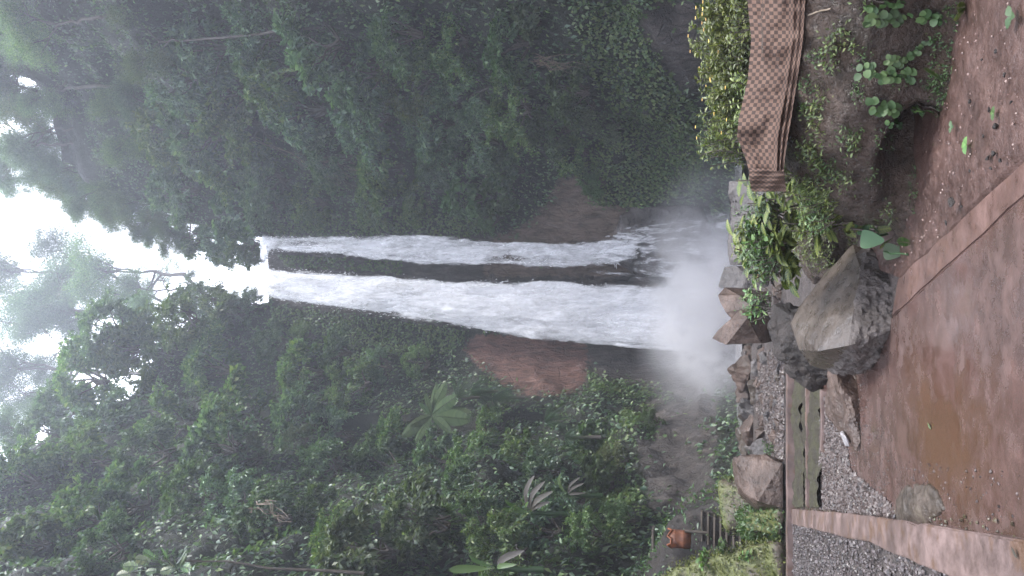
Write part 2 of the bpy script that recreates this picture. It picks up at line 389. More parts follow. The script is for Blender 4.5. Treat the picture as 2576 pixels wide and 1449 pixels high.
# ------------------------------------------------------------------ the gorge: one cliff sheet bent round the basin
plan = np.array([(-13.5, 2), (-12.5, 10), (-11.2, 19), (-10.6, 27), (-10.9, 35), (-10.2, 43), (-8.8, 51), (-7.2, 57), (-5.2, 60.6), (-2, 61.8),
                 (2, 61.8), (4.6, 61), (7.6, 58), (12, 52), (16.4, 44), (19.5, 35), (21, 25), (22, 15), (23, 4)], float)
from_ = np.r_[0, np.cumsum(np.linalg.norm(np.diff(plan, axis=0), axis=1))]
SLEN = from_[-1]
def planxy(s):
    d = np.asarray(s) * SLEN
    def f(q): return sum(np.interp(q + k, from_, plan[:, 0]) for k in (-2, -1, 0, 1, 2)) / 5, sum(np.interp(q + k, from_, plan[:, 1]) for k in (-2, -1, 0, 1, 2)) / 5
    x, y = f(d); x2, y2 = f(d + .5); x1, y1 = f(d - .5)
    t = unit(np.stack([x2 - x1, y2 - y1], -1))
    return x, y, t[..., 1], -t[..., 0]              # position and the normal that points into the gorge
ZLIP = float(W(664, 680, 62.2)[2]) + .5
def rim(x, y):
    base = np.where(x > 1.4, 60, 53) + 2.0 * vnoise(np.c_[x * .12, y * .12, np.zeros_like(x)], 5)
    base = np.where(x > 1.4, base * np.clip(.4 + (y - 18) / 36, .4, 1), base)          # unseen near end of the right wall, lowered to let sun reach the foreground
    k = np.clip((np.abs(x - 1.4) - 2.7) / np.where(x > 1.4, 4.5, 3.6), 0, 1) ** .8 * (y > 50) + (y <= 50)
    return (ZLIP - .5) + (base - ZLIP + .5) * np.clip(k, 0, 1)
def cliffpt(s, z):
    s = np.asarray(s, float); z = np.asarray(z, float)
    x, y, nx, ny = planxy(s)
    P0 = np.stack([x, y, z], -1)
    calm = np.clip((np.abs(x) - 5.5) / 6, 0, 1) * (y > 54) + (y <= 54)
    out = fbm(P0 * .14, 3, 3) * 2.6 * calm + fbm(P0 * np.array([.5, .5, .7]), 3, 11) * (.35 + .75 * calm)
    stepz = np.abs(((z / 5.3 + vnoise(P0 * .1, 8) * .8) % 1) - .5) * 2
    out = out + (stepz - .5) * .9 * calm
    for c_, rr, am in ((RED, 4.6, .3), (BRN, 5.0, 1.0)):                                   # bare faces: broken, blocky strata
        wgt = np.clip(1.35 - np.linalg.norm((P0 - c_) / [1, 1.6, 1.1], axis=-1) / rr, 0, 1)
        q = P0 + .5 * np.stack([vnoise(P0 * .6, 31), vnoise(P0 * .6, 32), vnoise(P0 * .5, 33)], -1)
        b1 = np.floor(q * [.75, .75, .33]).astype(np.int64); b2 = np.floor(q * [1.7, 1.7, .7]).astype(np.int64)
        out = out + am * wgt * ((_h(b1[:, 0], b1[:, 1] * 0, b1[:, 2], 5) - .5) * .55 + (_h(b2[:, 0], b2[:, 1] * 0, b2[:, 2], 6) - .5) * .4)
    out = out - z * (.03 + .07 * calm) + np.clip(3 - z, 0, 3) * .35
    return np.stack([x + nx * out, y + ny * out, z], -1)
RED = W(1310, 905, 57.5); BRN = W(1440, 560, 59.5)
NS, NZ, NB = 420, 170, 14
ss = np.linspace(0, 1, NS); px_, py_, nx_, ny_ = planxy(ss); rz_ = rim(px_, py_)
rows = [cliffpt(ss, -1 + (rz_ + 1) * t) for t in np.linspace(0, 1, NZ)]
top = rows[-1]
for k in range(1, NB + 1):
    dd = 55 * (k / NB) ** 1.8
    cen = np.clip((np.abs(px_ - 1.4) - 2.9) / 6, 0, 1)
    rise = dd * .32 * cen * (1 if k > 1 else .6)
    sgn = np.where(px_ < 0, 1.0, 1.0)
    q = top.copy(); q[:, 0] -= nx_ * dd * sgn; q[:, 1] -= ny_ * dd; q[:, 2] += rise + vnoise(np.c_[q[:, 0] * .2, q[:, 1] * .2, np.full(NS, 3.0)], 4) * .8 * cen
    rows.append(q)
cV = np.concatenate(rows); cF = grid_faces(NS, NZ + NB)
RED = W(1310, 905, 57.5); BRN = W(1440, 560, 59.5)
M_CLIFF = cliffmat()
BARE = [[(1165, 838), (1480, 850), (1475, 985), (1340, 1000), (1250, 960), (1160, 890)], [(1220, 605), (1330, 560), (1385, 500), (1400, 440), (1470, 440), (1480, 510), (1640, 528), (1760, 540), (1770, 700), (1200, 700)], [(985, 655), (1700, 655), (1700, 715), (985, 690)], [(655, 590), (690, 560), (700, 540), (680, 530), (650, 560)],
        [(1470, 860), (1790, 880), (1800, 960), (1740, 1010), (1500, 950), (1470, 900)], [(1640, 0), (1760, 0), (1770, 240), (1690, 200), (1600, 60)], [(655, 590), (1800, 590), (1800, 900), (655, 760)]]
DARKB = [[(1600, 1010), (1800, 960), (1800, 1330), (1640, 1300), (1600, 1110)]]
cpx, cpy = PX(cV); isb = np.zeros(len(cV))
def softpoly(q, rad=34):
    return sum(inpoly(cpx + rad * r_ * math.cos(a_), cpy + rad * r_ * math.sin(a_), q) * 1.0 for r_ in (.4, 1.) for a_ in np.arange(8) * .785) / 16
for q in BARE + DARKB: isb = np.maximum(isb, softpoly(q))
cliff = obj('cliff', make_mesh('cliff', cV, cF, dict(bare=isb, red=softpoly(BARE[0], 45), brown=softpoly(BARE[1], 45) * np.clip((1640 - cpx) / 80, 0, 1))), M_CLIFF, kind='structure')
BV = BVHTree.FromPolygons([tuple(v) for v in cV], [tuple(int(i) for i in f) for f in cF])
def hit(px, py):
    d = ray(px, py); r = BV.ray_cast(Vector(CAM), Vector(unit(d)))
    return (np.array(r[0]), np.array(r[1])) if r[0] is not None else (None, None)

# ------------------------------------------------------------------ ground, stream bed, pool
gx = np.r_[-500, -150, -60, np.arange(-26, 26.01, .5), 60, 150, 500]; gy = np.r_[-500, -150, -40, np.arange(-8, 64.01, .5), 90, 200, 500]
XX, YY = np.meshgrid(gx, gy); pp = np.c_[XX.ravel(), YY.ravel(), np.zeros(XX.size)]
bed = np.clip((pp[:, 1] - 20) / 4, 0, 1)
pp[:, 2] = -.035 + bed * (fbm(pp * .5, 4, 2) * .35 - .05 + np.clip(pp[:, 1] - 24, 0, 40) * .004)
M_BED = mudmat('wet_stream_bed', (.035, .03, .03), (.085, .07, .066), (.15, .125, .115), 2.2, (.2, .6), .9, .08)
obj('ground', make_mesh('ground', pp, grid_faces(len(gx), len(gy))), M_BED, kind='structure')
mw, nt, b, o = newmat('pool_water'); b.inputs['Base Color'].default_value = (.25, .24, .25, 1); b.inputs['Roughness'].default_value = .12
bp = nd(nt, 'ShaderNodeBump', {'Height': noise(nt, 2.2, 4, .6, pos(nt)), 'Strength': .6, 'Distance': .1}); nt.links.new(bp.outputs[0], b.inputs['Normal'])
wp = np.array([(-9, 40, .32), (10, 40, .32), (13, 50, .32), (7, 59, .32), (-7, 59, .32), (-9.5, 50, .32)])
obj('pool_water', make_mesh('pool_water', wp, [np.array([[0, 1, 2], [0, 2, 3], [0, 3, 4], [0, 4, 5]])]), mw, kind='structure')

# ------------------------------------------------------------------ concrete floor, slab strip, mud path
M_FLOOR = concretemat('wet_concrete', (.088, .056, .049), puddle=True, stain=(.08, .042, .026))
M_KERB = concretemat('stained_concrete', (.125, .088, .08), stain=(.105, .058, .03), rough=(.3, .6))
M_SLAB = concretemat('slab_concrete', (.088, .053, .045), stain=(.10, .055, .04), rough=(.25, .5))
B0, B1 = G(2246, 800), G(2576, 497); B2 = B0 + (B1 - B0) * 3.2          # inner edge of the slab strip
A0, A1 = G(2262, 700), G(2576, 405); A2 = A0 + (A1 - A0) * 3.2          # its outer edge, beside the mud
K0, K1, K2 = G(1981, 1279), G(2186, 1297), G(2562, 1357); K3 = K2 + (K2 - K1) * 3
def poly_sheet(name, pts, z, m, n=1):
    V = np.array([(p[0], p[1], z) for p in pts]); 
    bm = bmesh.new(); f = bm.faces.new([bm.verts.new(v) for v in V]); bmesh.ops.recalc_face_normals(bm, faces=[f])
    if f.normal.z < 0: f.normal_flip()
    me = bpy.data.meshes.new(name); bm.to_mesh(me); bm.free()
    return obj(name, me, m, kind='structure')
poly_sheet('concrete_floor', [K0 + (-.1, .3, 0), G(1984, 940), G(2120, 800), B0 + (-.02, .4, 0), B0, B1, B2, K3, K2, K1], 0, M_FLOOR)
def slab(name, pts, z0, z1, m, bev=.012, **kw):
    bm = bmesh.new(); f = bm.faces.new([bm.verts.new((p[0], p[1], z0)) for p in pts])
    r = bmesh.ops.extrude_face_region(bm, geom=[f]); vs = [v for v in r['geom'] if isinstance(v, bmesh.types.BMVert)]
    for v in vs: v.co.z = z1
    bmesh.ops.recalc_face_normals(bm, faces=bm.faces)
    long_ = [e for e in bm.edges if e.calc_length() > .8]
    bmesh.ops.subdivide_edges(bm, edges=long_, cuts=14, use_grid_fill=True)
    bmesh.ops.bevel(bm, geom=[e for e in bm.edges if len(e.link_faces) == 2 and e.calc_face_angle(0) > .8], offset=bev, segments=2, affect='EDGES')
    co = np.array([v.co[:] for v in bm.verts]); d = fbm(co * 3, 3, 9) * .018
    for v, q in zip(bm.verts, d): v.co.x += q; v.co.z += q * .6; v.co.y += q
    me = bpy.data.meshes.new(name); bm.to_mesh(me); bm.free()
    for p in me.polygons: p.use_smooth = True
    me.set_sharp_from_angle(angle=R(28))
    return obj(name, me, m, **kw)
slab('slab_strip', [B0, B1, B2, A2, A1, A0], -.05, .012, M_SLAB, kind='structure')

# mud path between the slab strip and the mound
M_MUD = mudmat('red_brown_mud', (.036, .019, .015), (.068, .038, .031), (.10, .06, .05), 2.4, (.32, .6), .7, .02)
u = np.linspace(0, 1, 160); v = np.linspace(0, 1, 60)
ea = A0 + (A2 - A0) * u[:, None]; eb = np.stack([np.interp(u, [0, .18, .34, 1], [G(2240, 640)[0], G(2330, 440)[0], G(2400, 250)[0], 8]),
                                                np.interp(u, [0, .18, .34, 1], [9.2, 7.6, 7.2, 2.0]), np.zeros(160)], 1)
Vm = ea[None] * (1 - v[:, None, None]) + eb[None] * v[:, None, None]; Vm = Vm.reshape(-1, 3)
Vm[:, 2] = -.012 + fbm(Vm * 2.2, 3, 21) * .04 + np.abs(fbm(Vm * 9, 3, 22)) * .035 + np.repeat(v, 160) * .05
Vm[:, 2] -= .02 * (np.repeat(v, 160) < .02)
obj('mud_path', make_mesh('mud_path', Vm, grid_faces(160, 60)), M_MUD, kind='structure')

# ------------------------------------------------------------------ kerbs and low terraces
L0, L1, L2 = G(1981, 1316, .09), G(2186, 1365, .09), G(2330, 1426, .09); L3 = L2 + (L2 - L1) * 3.0
k0, k1, k2 = G(1981, 1279, .09), G(2186, 1297, .09), G(2562, 1357, .09); k3 = k2 + (k2 - k1) * 2
slab('concrete_kerb', [k0, k1, k2, k3, L3, L2, L1, L0], -.04, .09, M_KERB, label='long orange-stained concrete kerb between the wet floor and the dark gravel bed', cat='kerb')
def ledge(px, ya, yb, z, depth, name, label):
    a = G(px, ya, z); b_ = G(px, yb, z)
    slab(name, [a, b_, b_ + (0, depth, 0), a + (0, depth, 0)], -.04, z, M_KERB, label=label, cat='kerb', group='low concrete ledges across the far end')
ledge(1981, 940, 1470, .17, .35, 'concrete_ledge', 'farthest pale concrete ledge, in front of the stream boulders')
ledge(2029, 950, 1277, .075, .22, 'concrete_ledge', 'middle concrete ledge with a moss bed on either side')
ledge(2068, 985, 1140, .06, .25, 'concrete_ledge', 'nearest short concrete ledge, beside the fine gravel')
M_MOSSBED = mossmat('moss_bed', (.03, .024, .016), (.044, .042, .02))
def bedsheet(px0, px1, ya, yb, z, name):
    u = np.linspace(0, 1, 120)[None, :, None]; v = np.linspace(0, 1, 26)[:, None, None]
    a, b_, c, d = G(px0, ya), G(px0, yb), G(px1, ya), G(px1, yb)
    V = ((a * (1 - u) + b_ * u) * (1 - v) + (c * (1 - u) + d * u) * v).reshape(-1, 3)
    V[:, 2] = z + np.abs(fbm(V * 3, 4, 31)) * .16
    obj(name, make_mesh(name, V, grid_faces(120, 26)), M_MOSSBED, kind='structure')
bedsheet(1990, 2026, 950, 1277, .02, 'moss_bed'); bedsheet(2028, 2072, 965, 1277, .01, 'moss_bed')

# ------------------------------------------------------------------ rocks
M_ROCKB = rockmat('boulder_stone', (.046, .036, .030), (.068, .055, .046), (.098, .08, .067), 1.4, (.2, .42), .6, .02)
M_ROCKR = rockmat('broken_stone', (.06, .05, .045), (.13, .113, .106), (.24, .215, .205), 5, (.3, .6), 1.0, .03)
M_ROCKA = rockmat('brown_stone', (.035, .024, .019), (.08, .054, .043), (.15, .106, .088), 1.1, (.25, .55), .9, .06)
M_ROCKG = rockmat('grey_stone', (.04, .036, .036), (.085, .077, .077), (.15, .137, .133), 1.1, (.22, .5), .9, .06)
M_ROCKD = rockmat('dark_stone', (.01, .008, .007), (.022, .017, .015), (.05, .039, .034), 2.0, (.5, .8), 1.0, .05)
M_ROCKM = rockmat('mossy_stone', (.032, .026, .021), (.06, .047, .037), (.10, .078, .063), 2.0, (.3, .6), .6, .03, moss=(.06, .055, .025), mossamt=.05)
def rockmesh(name, pts, size=.05, amp=.03, sc=2.0, seed=1, smooth=1, rough=None, bev=.0):
    bm = bmesh.new()
    for p in pts: bm.verts.new(p)
    r = bmesh.ops.convex_hull(bm, input=list(bm.verts))
    bmesh.ops.delete(bm, geom=[g for g in bm.verts if not g.link_faces], context='VERTS')
    if bev: bmesh.ops.bevel(bm, geom=list(bm.edges), offset=bev, segments=2, affect='EDGES', clamp_overlap=True)
    bmesh.ops.triangulate(bm, faces=bm.faces)
    for it in range(7):
        es = [e for e in bm.edges if e.calc_length() > size]
        if not es or len(bm.verts) > 14000: break
        bmesh.ops.subdivide_edges(bm, edges=es, cuts=1); bmesh.ops.triangulate(bm, faces=[f for f in bm.faces if len(f.verts) > 3])
    for k in range(smooth): bmesh.ops.smooth_vert(bm, verts=bm.verts, factor=.5, use_axis_x=True, use_axis_y=True, use_axis_z=True)
    bm.normal_update()
    co = np.array([v.co[:] for v in bm.verts]); nm = np.array([v.normal[:] for v in bm.verts])
    a = amp * np.ones(len(co))
    d = fbm(co * sc, 4, seed) * a
    ridge = (.5 - np.abs(fbm(co * sc * 2.3, 3, seed + 9))) * a * .5
    d = d + ridge
    if rough is not None: d = d + rough(co)
    co = co + nm * d[:, None]
    for v, q in zip(bm.verts, co): v.co = q
    bmesh.ops.recalc_face_normals(bm, faces=bm.faces)
    me = bpy.data.meshes.new(name); bm.to_mesh(me); bm.free()
    for p in me.polygons: p.use_smooth = True
    if smooth == 0: me.set_sharp_from_angle(angle=R(30))
    return me
def recenter(me):
    co = np.empty(len(me.vertices) * 3, np.float32); me.vertices.foreach_get('co', co); co = co.reshape(-1, 3)
    c = np.array([co[:, 0].mean(), co[:, 1].mean(), co[:, 2].min()]); co = co - c
    me.vertices.foreach_set('co', co.astype(np.float32).ravel()); me.update(); return c
def rock(name, pts, m, label, cat, size=.05, amp=.03, sc=2., seed=1, smooth=1, group=None, rough=None, bev=0, m2=None, mask=None):
    me = rockmesh(name, pts, size, amp, sc, seed, smooth, rough, bev)
    sel = np.nonzero(mask(np.array([p.center[:] for p in me.polygons])))[0] if mask else []
    c = recenter(me); me.materials.append(m)
    if m2: me.materials.append(m2)
    for i in sel: me.polygons[int(i)].material_index = 1
    return obj(name, me, None, label=label, cat=cat, group=group, loc=tuple(c))
def pxs(l): return [W(a, b_, c) for a, b_, c in l]
# big boulder at the edge of the floor
bp_ = pxs([(2146, 615, 8.75), (2204, 635, 8.5), (2253, 729, 8.1), (2250, 805, 7.95), (2167, 682, 8.2), (2146, 786, 7.95), (2136, 868, 7.9), (2008, 776, 9.1),
           (1988, 815, 9.1), (2010, 880, 8.9), (2060, 882, 8.3), (2036, 920, 9.2), (2106, 938, 9.1), (2166, 935, 8.9), (2214, 892, 8.45), (2241, 825, 7.95),
           (2075, 690, 10.0), (2120, 900, 9.8), (2200, 700, 9.8), (2215, 850, 9.6)])
e0, e1, e2 = bp_[4], bp_[6], W(2100, 760, 10); rn = unit(np.cross(e1 - e0, e2 - e0)); rn = rn if rn[2] < 0 else -rn
def brough(co):
    k = np.clip(((co - e0) @ rn + .02) / .08, 0, 1)
    return k * (fbm(co * 9, 4, 40) * .045 + fbm(co * 28, 3, 44) * .03 + .012)
rock('boulder', bp_, M_ROCKB, 'big wet boulder with smooth upper face and rough pale lower face', 'boulder', .03, .03, 1.3, 3, 0, rough=brough, m2=M_ROCKR, mask=lambda q: (q - e0) @ rn + .06 * fbm(q * 6, 3, 4) > .0)
ar = rock('angular_rock', pxs([(1793, 851, 20), (1826, 868, 19.6), (1915, 864, 19.4), (1942, 815, 19.6), (1908, 783, 19.2), (1862, 778, 19.4), (1832, 808, 19.5), (1880, 800, 18.9), (1945, 850, 21), (1850, 850, 21.4), (1930, 790, 21), (1960, 855, 20)]),
     M_ROCKA, 'sharp-edged brown rock with a pointed corner jutting into the white mist', 'rock', .06, .06, 1.3, 5, 0)
me = rockmesh('upper_block', pxs([(1806, 743, 20), (1823, 722, 20.2), (1860, 742, 19.5), (1890, 772, 19.3), (1935, 735, 20.4), (1905, 800, 20), (1846, 806, 19.7), (1826, 786, 19.7), (1850, 725, 21), (1920, 740, 21.4), (1850, 800, 21)]), .06, .06, 1.3, 6, 0); c = recenter(me)
obj('upper_block', me, M_ROCKA, ar, loc=tuple(c - np.array(ar.location)))
rock('grey_rock', pxs([(1823, 672, 23), (1812, 720, 23), (1870, 726, 22.6), (1880, 690, 22.6), (1850, 668, 22.8), (1930, 720, 22.6), (1930, 665, 22.8), (1850, 700, 24.2), (1930, 700, 24)]),
     M_ROCKG, 'small grey block of rock beside the pointed brown rock, behind the variegated shrubs', 'rock', .07, .09, 1.4, 6, 0)
rock('grey_rock', pxs([(1832, 455, 24), (1838, 520, 24), (1840, 600, 24), (1842, 660, 24), (1930, 650, 23.4), (1930, 460, 23.4), (1845, 480, 25.5), (1850, 640, 25.5), (1930, 560, 26)]),
     M_ROCKG, 'long low grey rock at the foot of the mist, behind the shrub tops', 'rock', .08, .16, 1.0, 7, 0)
rock('square_rock', pxs([(1853, 1158, 20.6), (1868, 1150, 20.2), (1925, 1148, 20), (1966, 1168, 19.6), (1966, 1275, 19.5), (1905, 1262, 19.4), (1860, 1222, 20.2), (1850, 1185, 20.8),
                         (1858, 1240, 21.2), (1905, 1282, 20.6), (1965, 1290, 20.4), (1860, 1170, 22), (1960, 1160, 21.8), (1960, 1270, 21.8)]),
     M_ROCKA, 'blocky reddish-brown rock behind the far ledge near the mossy steps', 'rock', .06, .14, 1.6, 8, 0)
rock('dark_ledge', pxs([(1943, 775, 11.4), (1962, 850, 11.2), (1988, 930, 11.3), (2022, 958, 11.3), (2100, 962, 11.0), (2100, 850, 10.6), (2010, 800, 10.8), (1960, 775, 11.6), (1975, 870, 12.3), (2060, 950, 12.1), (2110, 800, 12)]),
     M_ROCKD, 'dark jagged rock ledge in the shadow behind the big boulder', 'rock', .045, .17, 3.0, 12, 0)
rock('flat_rock', pxs([(2086, 930, 10.2), (2104, 935, 9.7), (2110, 972, 9.6), (2141, 1000, 9.55), (2161, 1062, 9.5), (2166, 1110, 9.45), (2152, 1132, 9.5), (2118, 1090, 9.9), (2084, 1040, 10.4), (2080, 1000, 10.5), (2165, 1000, 9.6), (2160, 940, 9.8)]),
     M_ROCKA, 'long flat wedge of brown rock lying on the gravel next to the big boulder', 'rock', .03, .06, 3, 14, 0)
rock('white_stone', pxs([(2113, 1088, 9.75), (2120, 1082, 9.8), (2136, 1105, 9.6), (2137, 1124, 9.6), (2127, 1122, 9.75), (2128, 1100, 9.55)]),
     rockmat('white_stone', (.2, .195, .2), (.3, .29, .3), (.36, .35, .36), 6, (.3, .5), .4, .01), 'small white stone leaning against the flat brown rock', 'stone', .02, .008, 6, 15, 1)
bz = lambda x, y, z: G(x, y, z)
rock('half_buried_stone', [bz(2225, 1291, 0), bz(2284, 1223, 0), bz(2332, 1218, 0), bz(2360, 1237, 0), bz(2378, 1281, 0), bz(2335, 1320, 0), bz(2258, 1312, 0),
                           bz(2290, 1268, .03), bz(2325, 1258, .035), bz(2335, 1285, .03), bz(2290, 1285, .025), bz(2300, 1270, -.15)],
     M_ROCKM, 'low rounded mossy brown stone half sunk in the floor against the orange-stained kerb', 'stone', .03, .05, 4, 16, 2)
# boulders and stones of the stream bed
protos = []
for k in range(7):
    q = rand_dirs(15) * np.array([1, .8, .6]) * rng.uniform(.8, 1.1, (15, 1))
    protos.append(rockmesh('river_rock', q, .14, .2, 1.8, 50 + k, 0))
RL = ['grey wet river rock among the boulders below the mist', 'brown wet river rock among the boulders below the mist', 'mossy wet river rock among the boulders below the mist']
RM = [M_ROCKG, M_ROCKA, M_ROCKM]
pvar = []
for mi in range(3):
    for k in range(7):
        me = protos[k].copy(); me.materials.clear(); me.materials.append(RM[mi]); pvar.append((mi, me))
def gz(x, y):
    p = np.array([[x, y, 0.]]); b_ = np.clip((y - 20) / 4, 0, 1)
    return float(-.035 + b_ * (fbm(p * .5, 4, 2)[0] * .35 - .05 + np.clip(y - 24, 0, 40) * .004))
def river_rock(x, y, r, mi=None):
    mi = int(rng.choice(3, p=[.45, .3, .25])) if mi is None else mi
    o = obj('river_rock', pvar[mi * 7 + int(rng.integers(7))][1], None, label=RL[mi], cat='rock', group='%s river rocks in the stream bed' % ('grey', 'brown', 'mossy')[mi],
            loc=(x, y, gz(x, y) + r * .15))
    o.scale = (r, r * rng.uniform(.8, 1.2), r * rng.uniform(.75, 1.2)); o.rotation_euler = (rng.uniform(-.3, .3), rng.uniform(-.3, .3), rng.uniform(0, 6.3))
for px, py, r, mi in [(1843, 925, .55, 0), (1850, 960, .6, 2), (1838, 985, .4, 0), (1846, 1015, .5, 2), (1856, 1060, .7, 2), (1843, 1090, .6, 2), (1852, 1130, .6, 0), (1848, 1145, .5, 2), (1840, 900, .5, 1),
                      (1862, 890, .6, 1), (1870, 940, .7, 1), (1880, 985, .5, 2), (1868, 1030, .5, 0), (1876, 1085, .6, 1), (1873, 1120, .5, 0), (1900, 1090, .5, 1), (1858, 870, .5, 0), (1890, 905, .45, 1),
                      (1905, 1130, .55, 0), (1925, 1100, .35, 1), (1930, 1065, .3, 1), (1920, 1015, .3, 0), (1912, 960, .3, 0), (1935, 925, .25, 0)]:
    p = G(px + 12, py, .15); river_rock(p[0], min(p[1], 38), r * min(p[1], 38) / 27, mi)
for k in range(90):
    y = rng.uniform(20, 36); x = rng.uniform(-7.5, 1.5) * y / 30
    river_rock(x, y, rng.uniform(.1, .34) * rng.uniform(.6, 1.3))
# gravel: far too many stones to count
def gravel(name, poly, n, r0, r1, z, seed, cols, w_=None):
    g = np.random.default_rng(seed); P = np.array([p[:2] for p in poly]); lo, hi = P.min(0), P.max(0)
    q = g.uniform(lo, hi, (n * 6, 2)); q = q[inpoly(q[:, 0], q[:, 1], [tuple(p) for p in P])]
    if w_ is not None: q = q[g.random(len(q)) < w_(q)]
    q = q[:n]; n = len(q)
    u8 = unit(np.array([(1, 0, 0), (.3, .95, 0), (-.8, .6, 0), (-.8, -.6, 0), (.3, -.95, 0), (.3, .2, .9), (-.4, -.3, .85)]))
    T = np.array([(0, 1, 5), (1, 2, 5), (2, 6, 5), (2, 3, 6), (3, 4, 6), (4, 0, 5), (4, 5, 6)])
    r = g.uniform(r0, r1, n) * g.uniform(.6, 1.25, n); a = g.uniform(0, 6.28, n); c, s = np.cos(a), np.sin(a)
    jit = u8[None] * g.uniform(.7, 1.25, (n, 7, 1)) * np.array([1, .8, .65])
    V = np.stack([jit[..., 0] * c[:, None] - jit[..., 1] * s[:, None], jit[..., 0] * s[:, None] + jit[..., 1] * c[:, None], jit[..., 2]], -1) * r[:, None, None]
    V += np.c_[q, np.full(n, z) + g.uniform(-.2, .25, n) * r][:, None]
    F = (T[None] + (np.arange(n) * 7)[:, None, None]).reshape(-1, 3)
    m, nt, b, o = newmat(name); at = nd(nt, 'ShaderNodeAttribute', attribute_name='rnd').outputs['Fac']
    nt.links.new(ramp(nt, at, [(i / (len(cols) - 1), c_) for i, c_ in enumerate(cols)]), b.inputs['Base Color']); b.inputs['Roughness'].default_value = .42
    obj(name, make_mesh(name, V.reshape(-1, 3), F, dict(rnd=np.repeat(g.random(n), 7)), False), m, kind='stuff')
GC = [(.016, .011, .010), (.036, .025, .022), (.058, .041, .036), (.10, .08, .074)]
gp = [G(2068, 1000), G(2060, 1279), G(2260, 1306), G(2235, 1260), G(2200, 1235), G(2140, 1180), G(2135, 1130), G(2100, 1060), G(2078, 1000)]
gravel('gravel', gp, 7000, .018, .04, .008, 3, GC)
gp2 = [K0, K1, K2, G(2576, 1180), G(2420, 1180), G(2260, 1150), G(2170, 960), G(2090, 1000)]
gravel('gravel', gp2, 2200, .005, .014, .003, 4, GC, lambda q: .15 + .85 * np.clip(.5 + 1.6 * vnoise(np.c_[q * 1.3, q[:, :1] * 0], 3), 0, 1))
gravel('kerb_litter', [k0 + (0, 0, 0), k1, k2, k2 + (.07, .1, 0), k1 + (.08, 0, 0), k0 + (.1, 0, 0)], 1400, .006, .02, .008, 12, [(.02, .015, .01), (.045, .035, .018), (.05, .055, .018), (.07, .05, .03)])
gp3 = [L0 + (0, 0, 0), L1, L2, L3, L3 + (-3, 0, 0), L2 + (-2.5, 0, 0), L0 + (-3.5, 0, 0)]
poly_sheet('gravel_base', gp3, .045, M_BED)
gravel('gravel', gp3, 16000, .016, .036, .06, 5, [(.013, .010, .010), (.028, .021, .021), (.046, .036, .035), (.09, .073, .073)])
gravel('gravel', [G(1945, 880, 0), G(1972, 880, 0), G(1972, 1160, 0), G(1930, 1160, 0), G(1895, 1000, 0), G(1890, 890, 0)], 9000, .025, .08, -.01, 6, GC)
# ------------------------------------------------------------------ waterfall
def watermat(name, thr, sx, sz, soft=2.2, seed=0.0):
    m, nt, b, o = newmat(name)
    u = nd(nt, 'ShaderNodeAttribute', attribute_name='edge').outputs['Fac']
    p = pos(nt); q = nd(nt, 'ShaderNodeMapping', {'Vector': p, 'Scale': (sx, sx, sz), 'Location': (seed, seed, seed)}).outputs[0]
    n1 = noise(nt, 1.0, 5, .65, q, .4); n2 = noise(nt, 1.0, 4, .7, nd(nt, 'ShaderNodeMapping', {'Vector': p, 'Scale': (3.2, 3.2, .9)}).outputs[0])
    a = math_(nt, 'ADD', math_(nt, 'MULTIPLY', n1, .72), math_(nt, 'MULTIPLY', n2, .28))
    e = nd(nt, 'ShaderNodeMapRange', {0: u, 1: 0.0, 2: 1.0, 3: -.42, 4: .0}).outputs[0]
    a = math_(nt, 'ADD', math_(nt, 'SUBTRACT', a, thr), e)
    a = math_(nt, 'MULTIPLY', a, soft * 4, True)
    b.inputs['Base Color'].default_value = (.86, .87, .91, 1); b.inputs['Roughness'].default_value = .6
    bp = nd(nt, 'ShaderNodeBump', {'Height': n2, 'Strength': .7, 'Distance': .3}); nt.links.new(bp.outputs[0], b.inputs['Normal'])
    tr = nd(nt, 'ShaderNodeBsdfTranslucent', {'Color': (.9, .9, .92, 1)})
    mx = nd(nt, 'ShaderNodeMixShader', {0: .2}); nt.links.new(b.outputs[0], mx.inputs[1]); nt.links.new(tr.outputs[0], mx.inputs[2])
    tp = nd(nt, 'ShaderNodeBsdfTransparent'); mm = nd(nt, 'ShaderNodeMixShader', {0: a}); nt.links.new(tp.outputs[0], mm.inputs[1]); nt.links.new(mx.outputs[0], mm.inputs[2])
    nt.links.new(mm.outputs[0], o.inputs['Surface']); return m
MW1 = watermat('falling_water_core', .30, .6, .13); MW2 = watermat('falling_water_veil', .45, .8, .16, 1.3, 31.0); MW3 = watermat('falling_water_thin', .40, 1.0, .2, 1.6, 57.0)
MW4 = watermat('falling_water_fan', .50, 2.4, .2, 1.4, 77.0)
def stream(prof, dY, bulge, seed, nu=28, nv=150, grow=0.0):
    """prof rows: photo x, y of the two edges, distance; gives a convex sheet of falling water"""
    pr = np.array(prof, float); t = np.linspace(0, 1, nv); x = pr[0, 0] + (pr[-1, 0] - pr[0, 0]) * t
    ya, yb, Yd = (np.interp(x, pr[:, 0], pr[:, k]) for k in (1, 2, 3))
    c, h = (ya + yb) / 2, (yb - ya) / 2 * (1 + grow)
    wob = vnoise(np.c_[x * .012, x * 0 + seed, x * 0]) * .07; wob2 = vnoise(np.c_[x * .012, x * 0 + seed + 9, x * 0]) * .07
    u = np.linspace(-1, 1, nu); XX = np.repeat(x, nu); UU = np.tile(u, nv)
    YYp = np.repeat(c, nu) + UU * np.repeat(h, nu) * (1 + np.where(UU > 0, np.repeat(wob, nu), np.repeat(wob2, nu)))
    P = W(XX, YYp, np.repeat(Yd, nu) + dY)
    P[:, 1] -= bulge * np.sqrt(np.clip(1 - UU ** 2, 0, 1)) + fbm(P * np.array([.8, .8, .3]), 3, seed) * .3
    return P, grid_faces(nu, nv), np.clip((1 - np.abs(UU)) * np.repeat(h, nu) / 20.0, 0, 1)
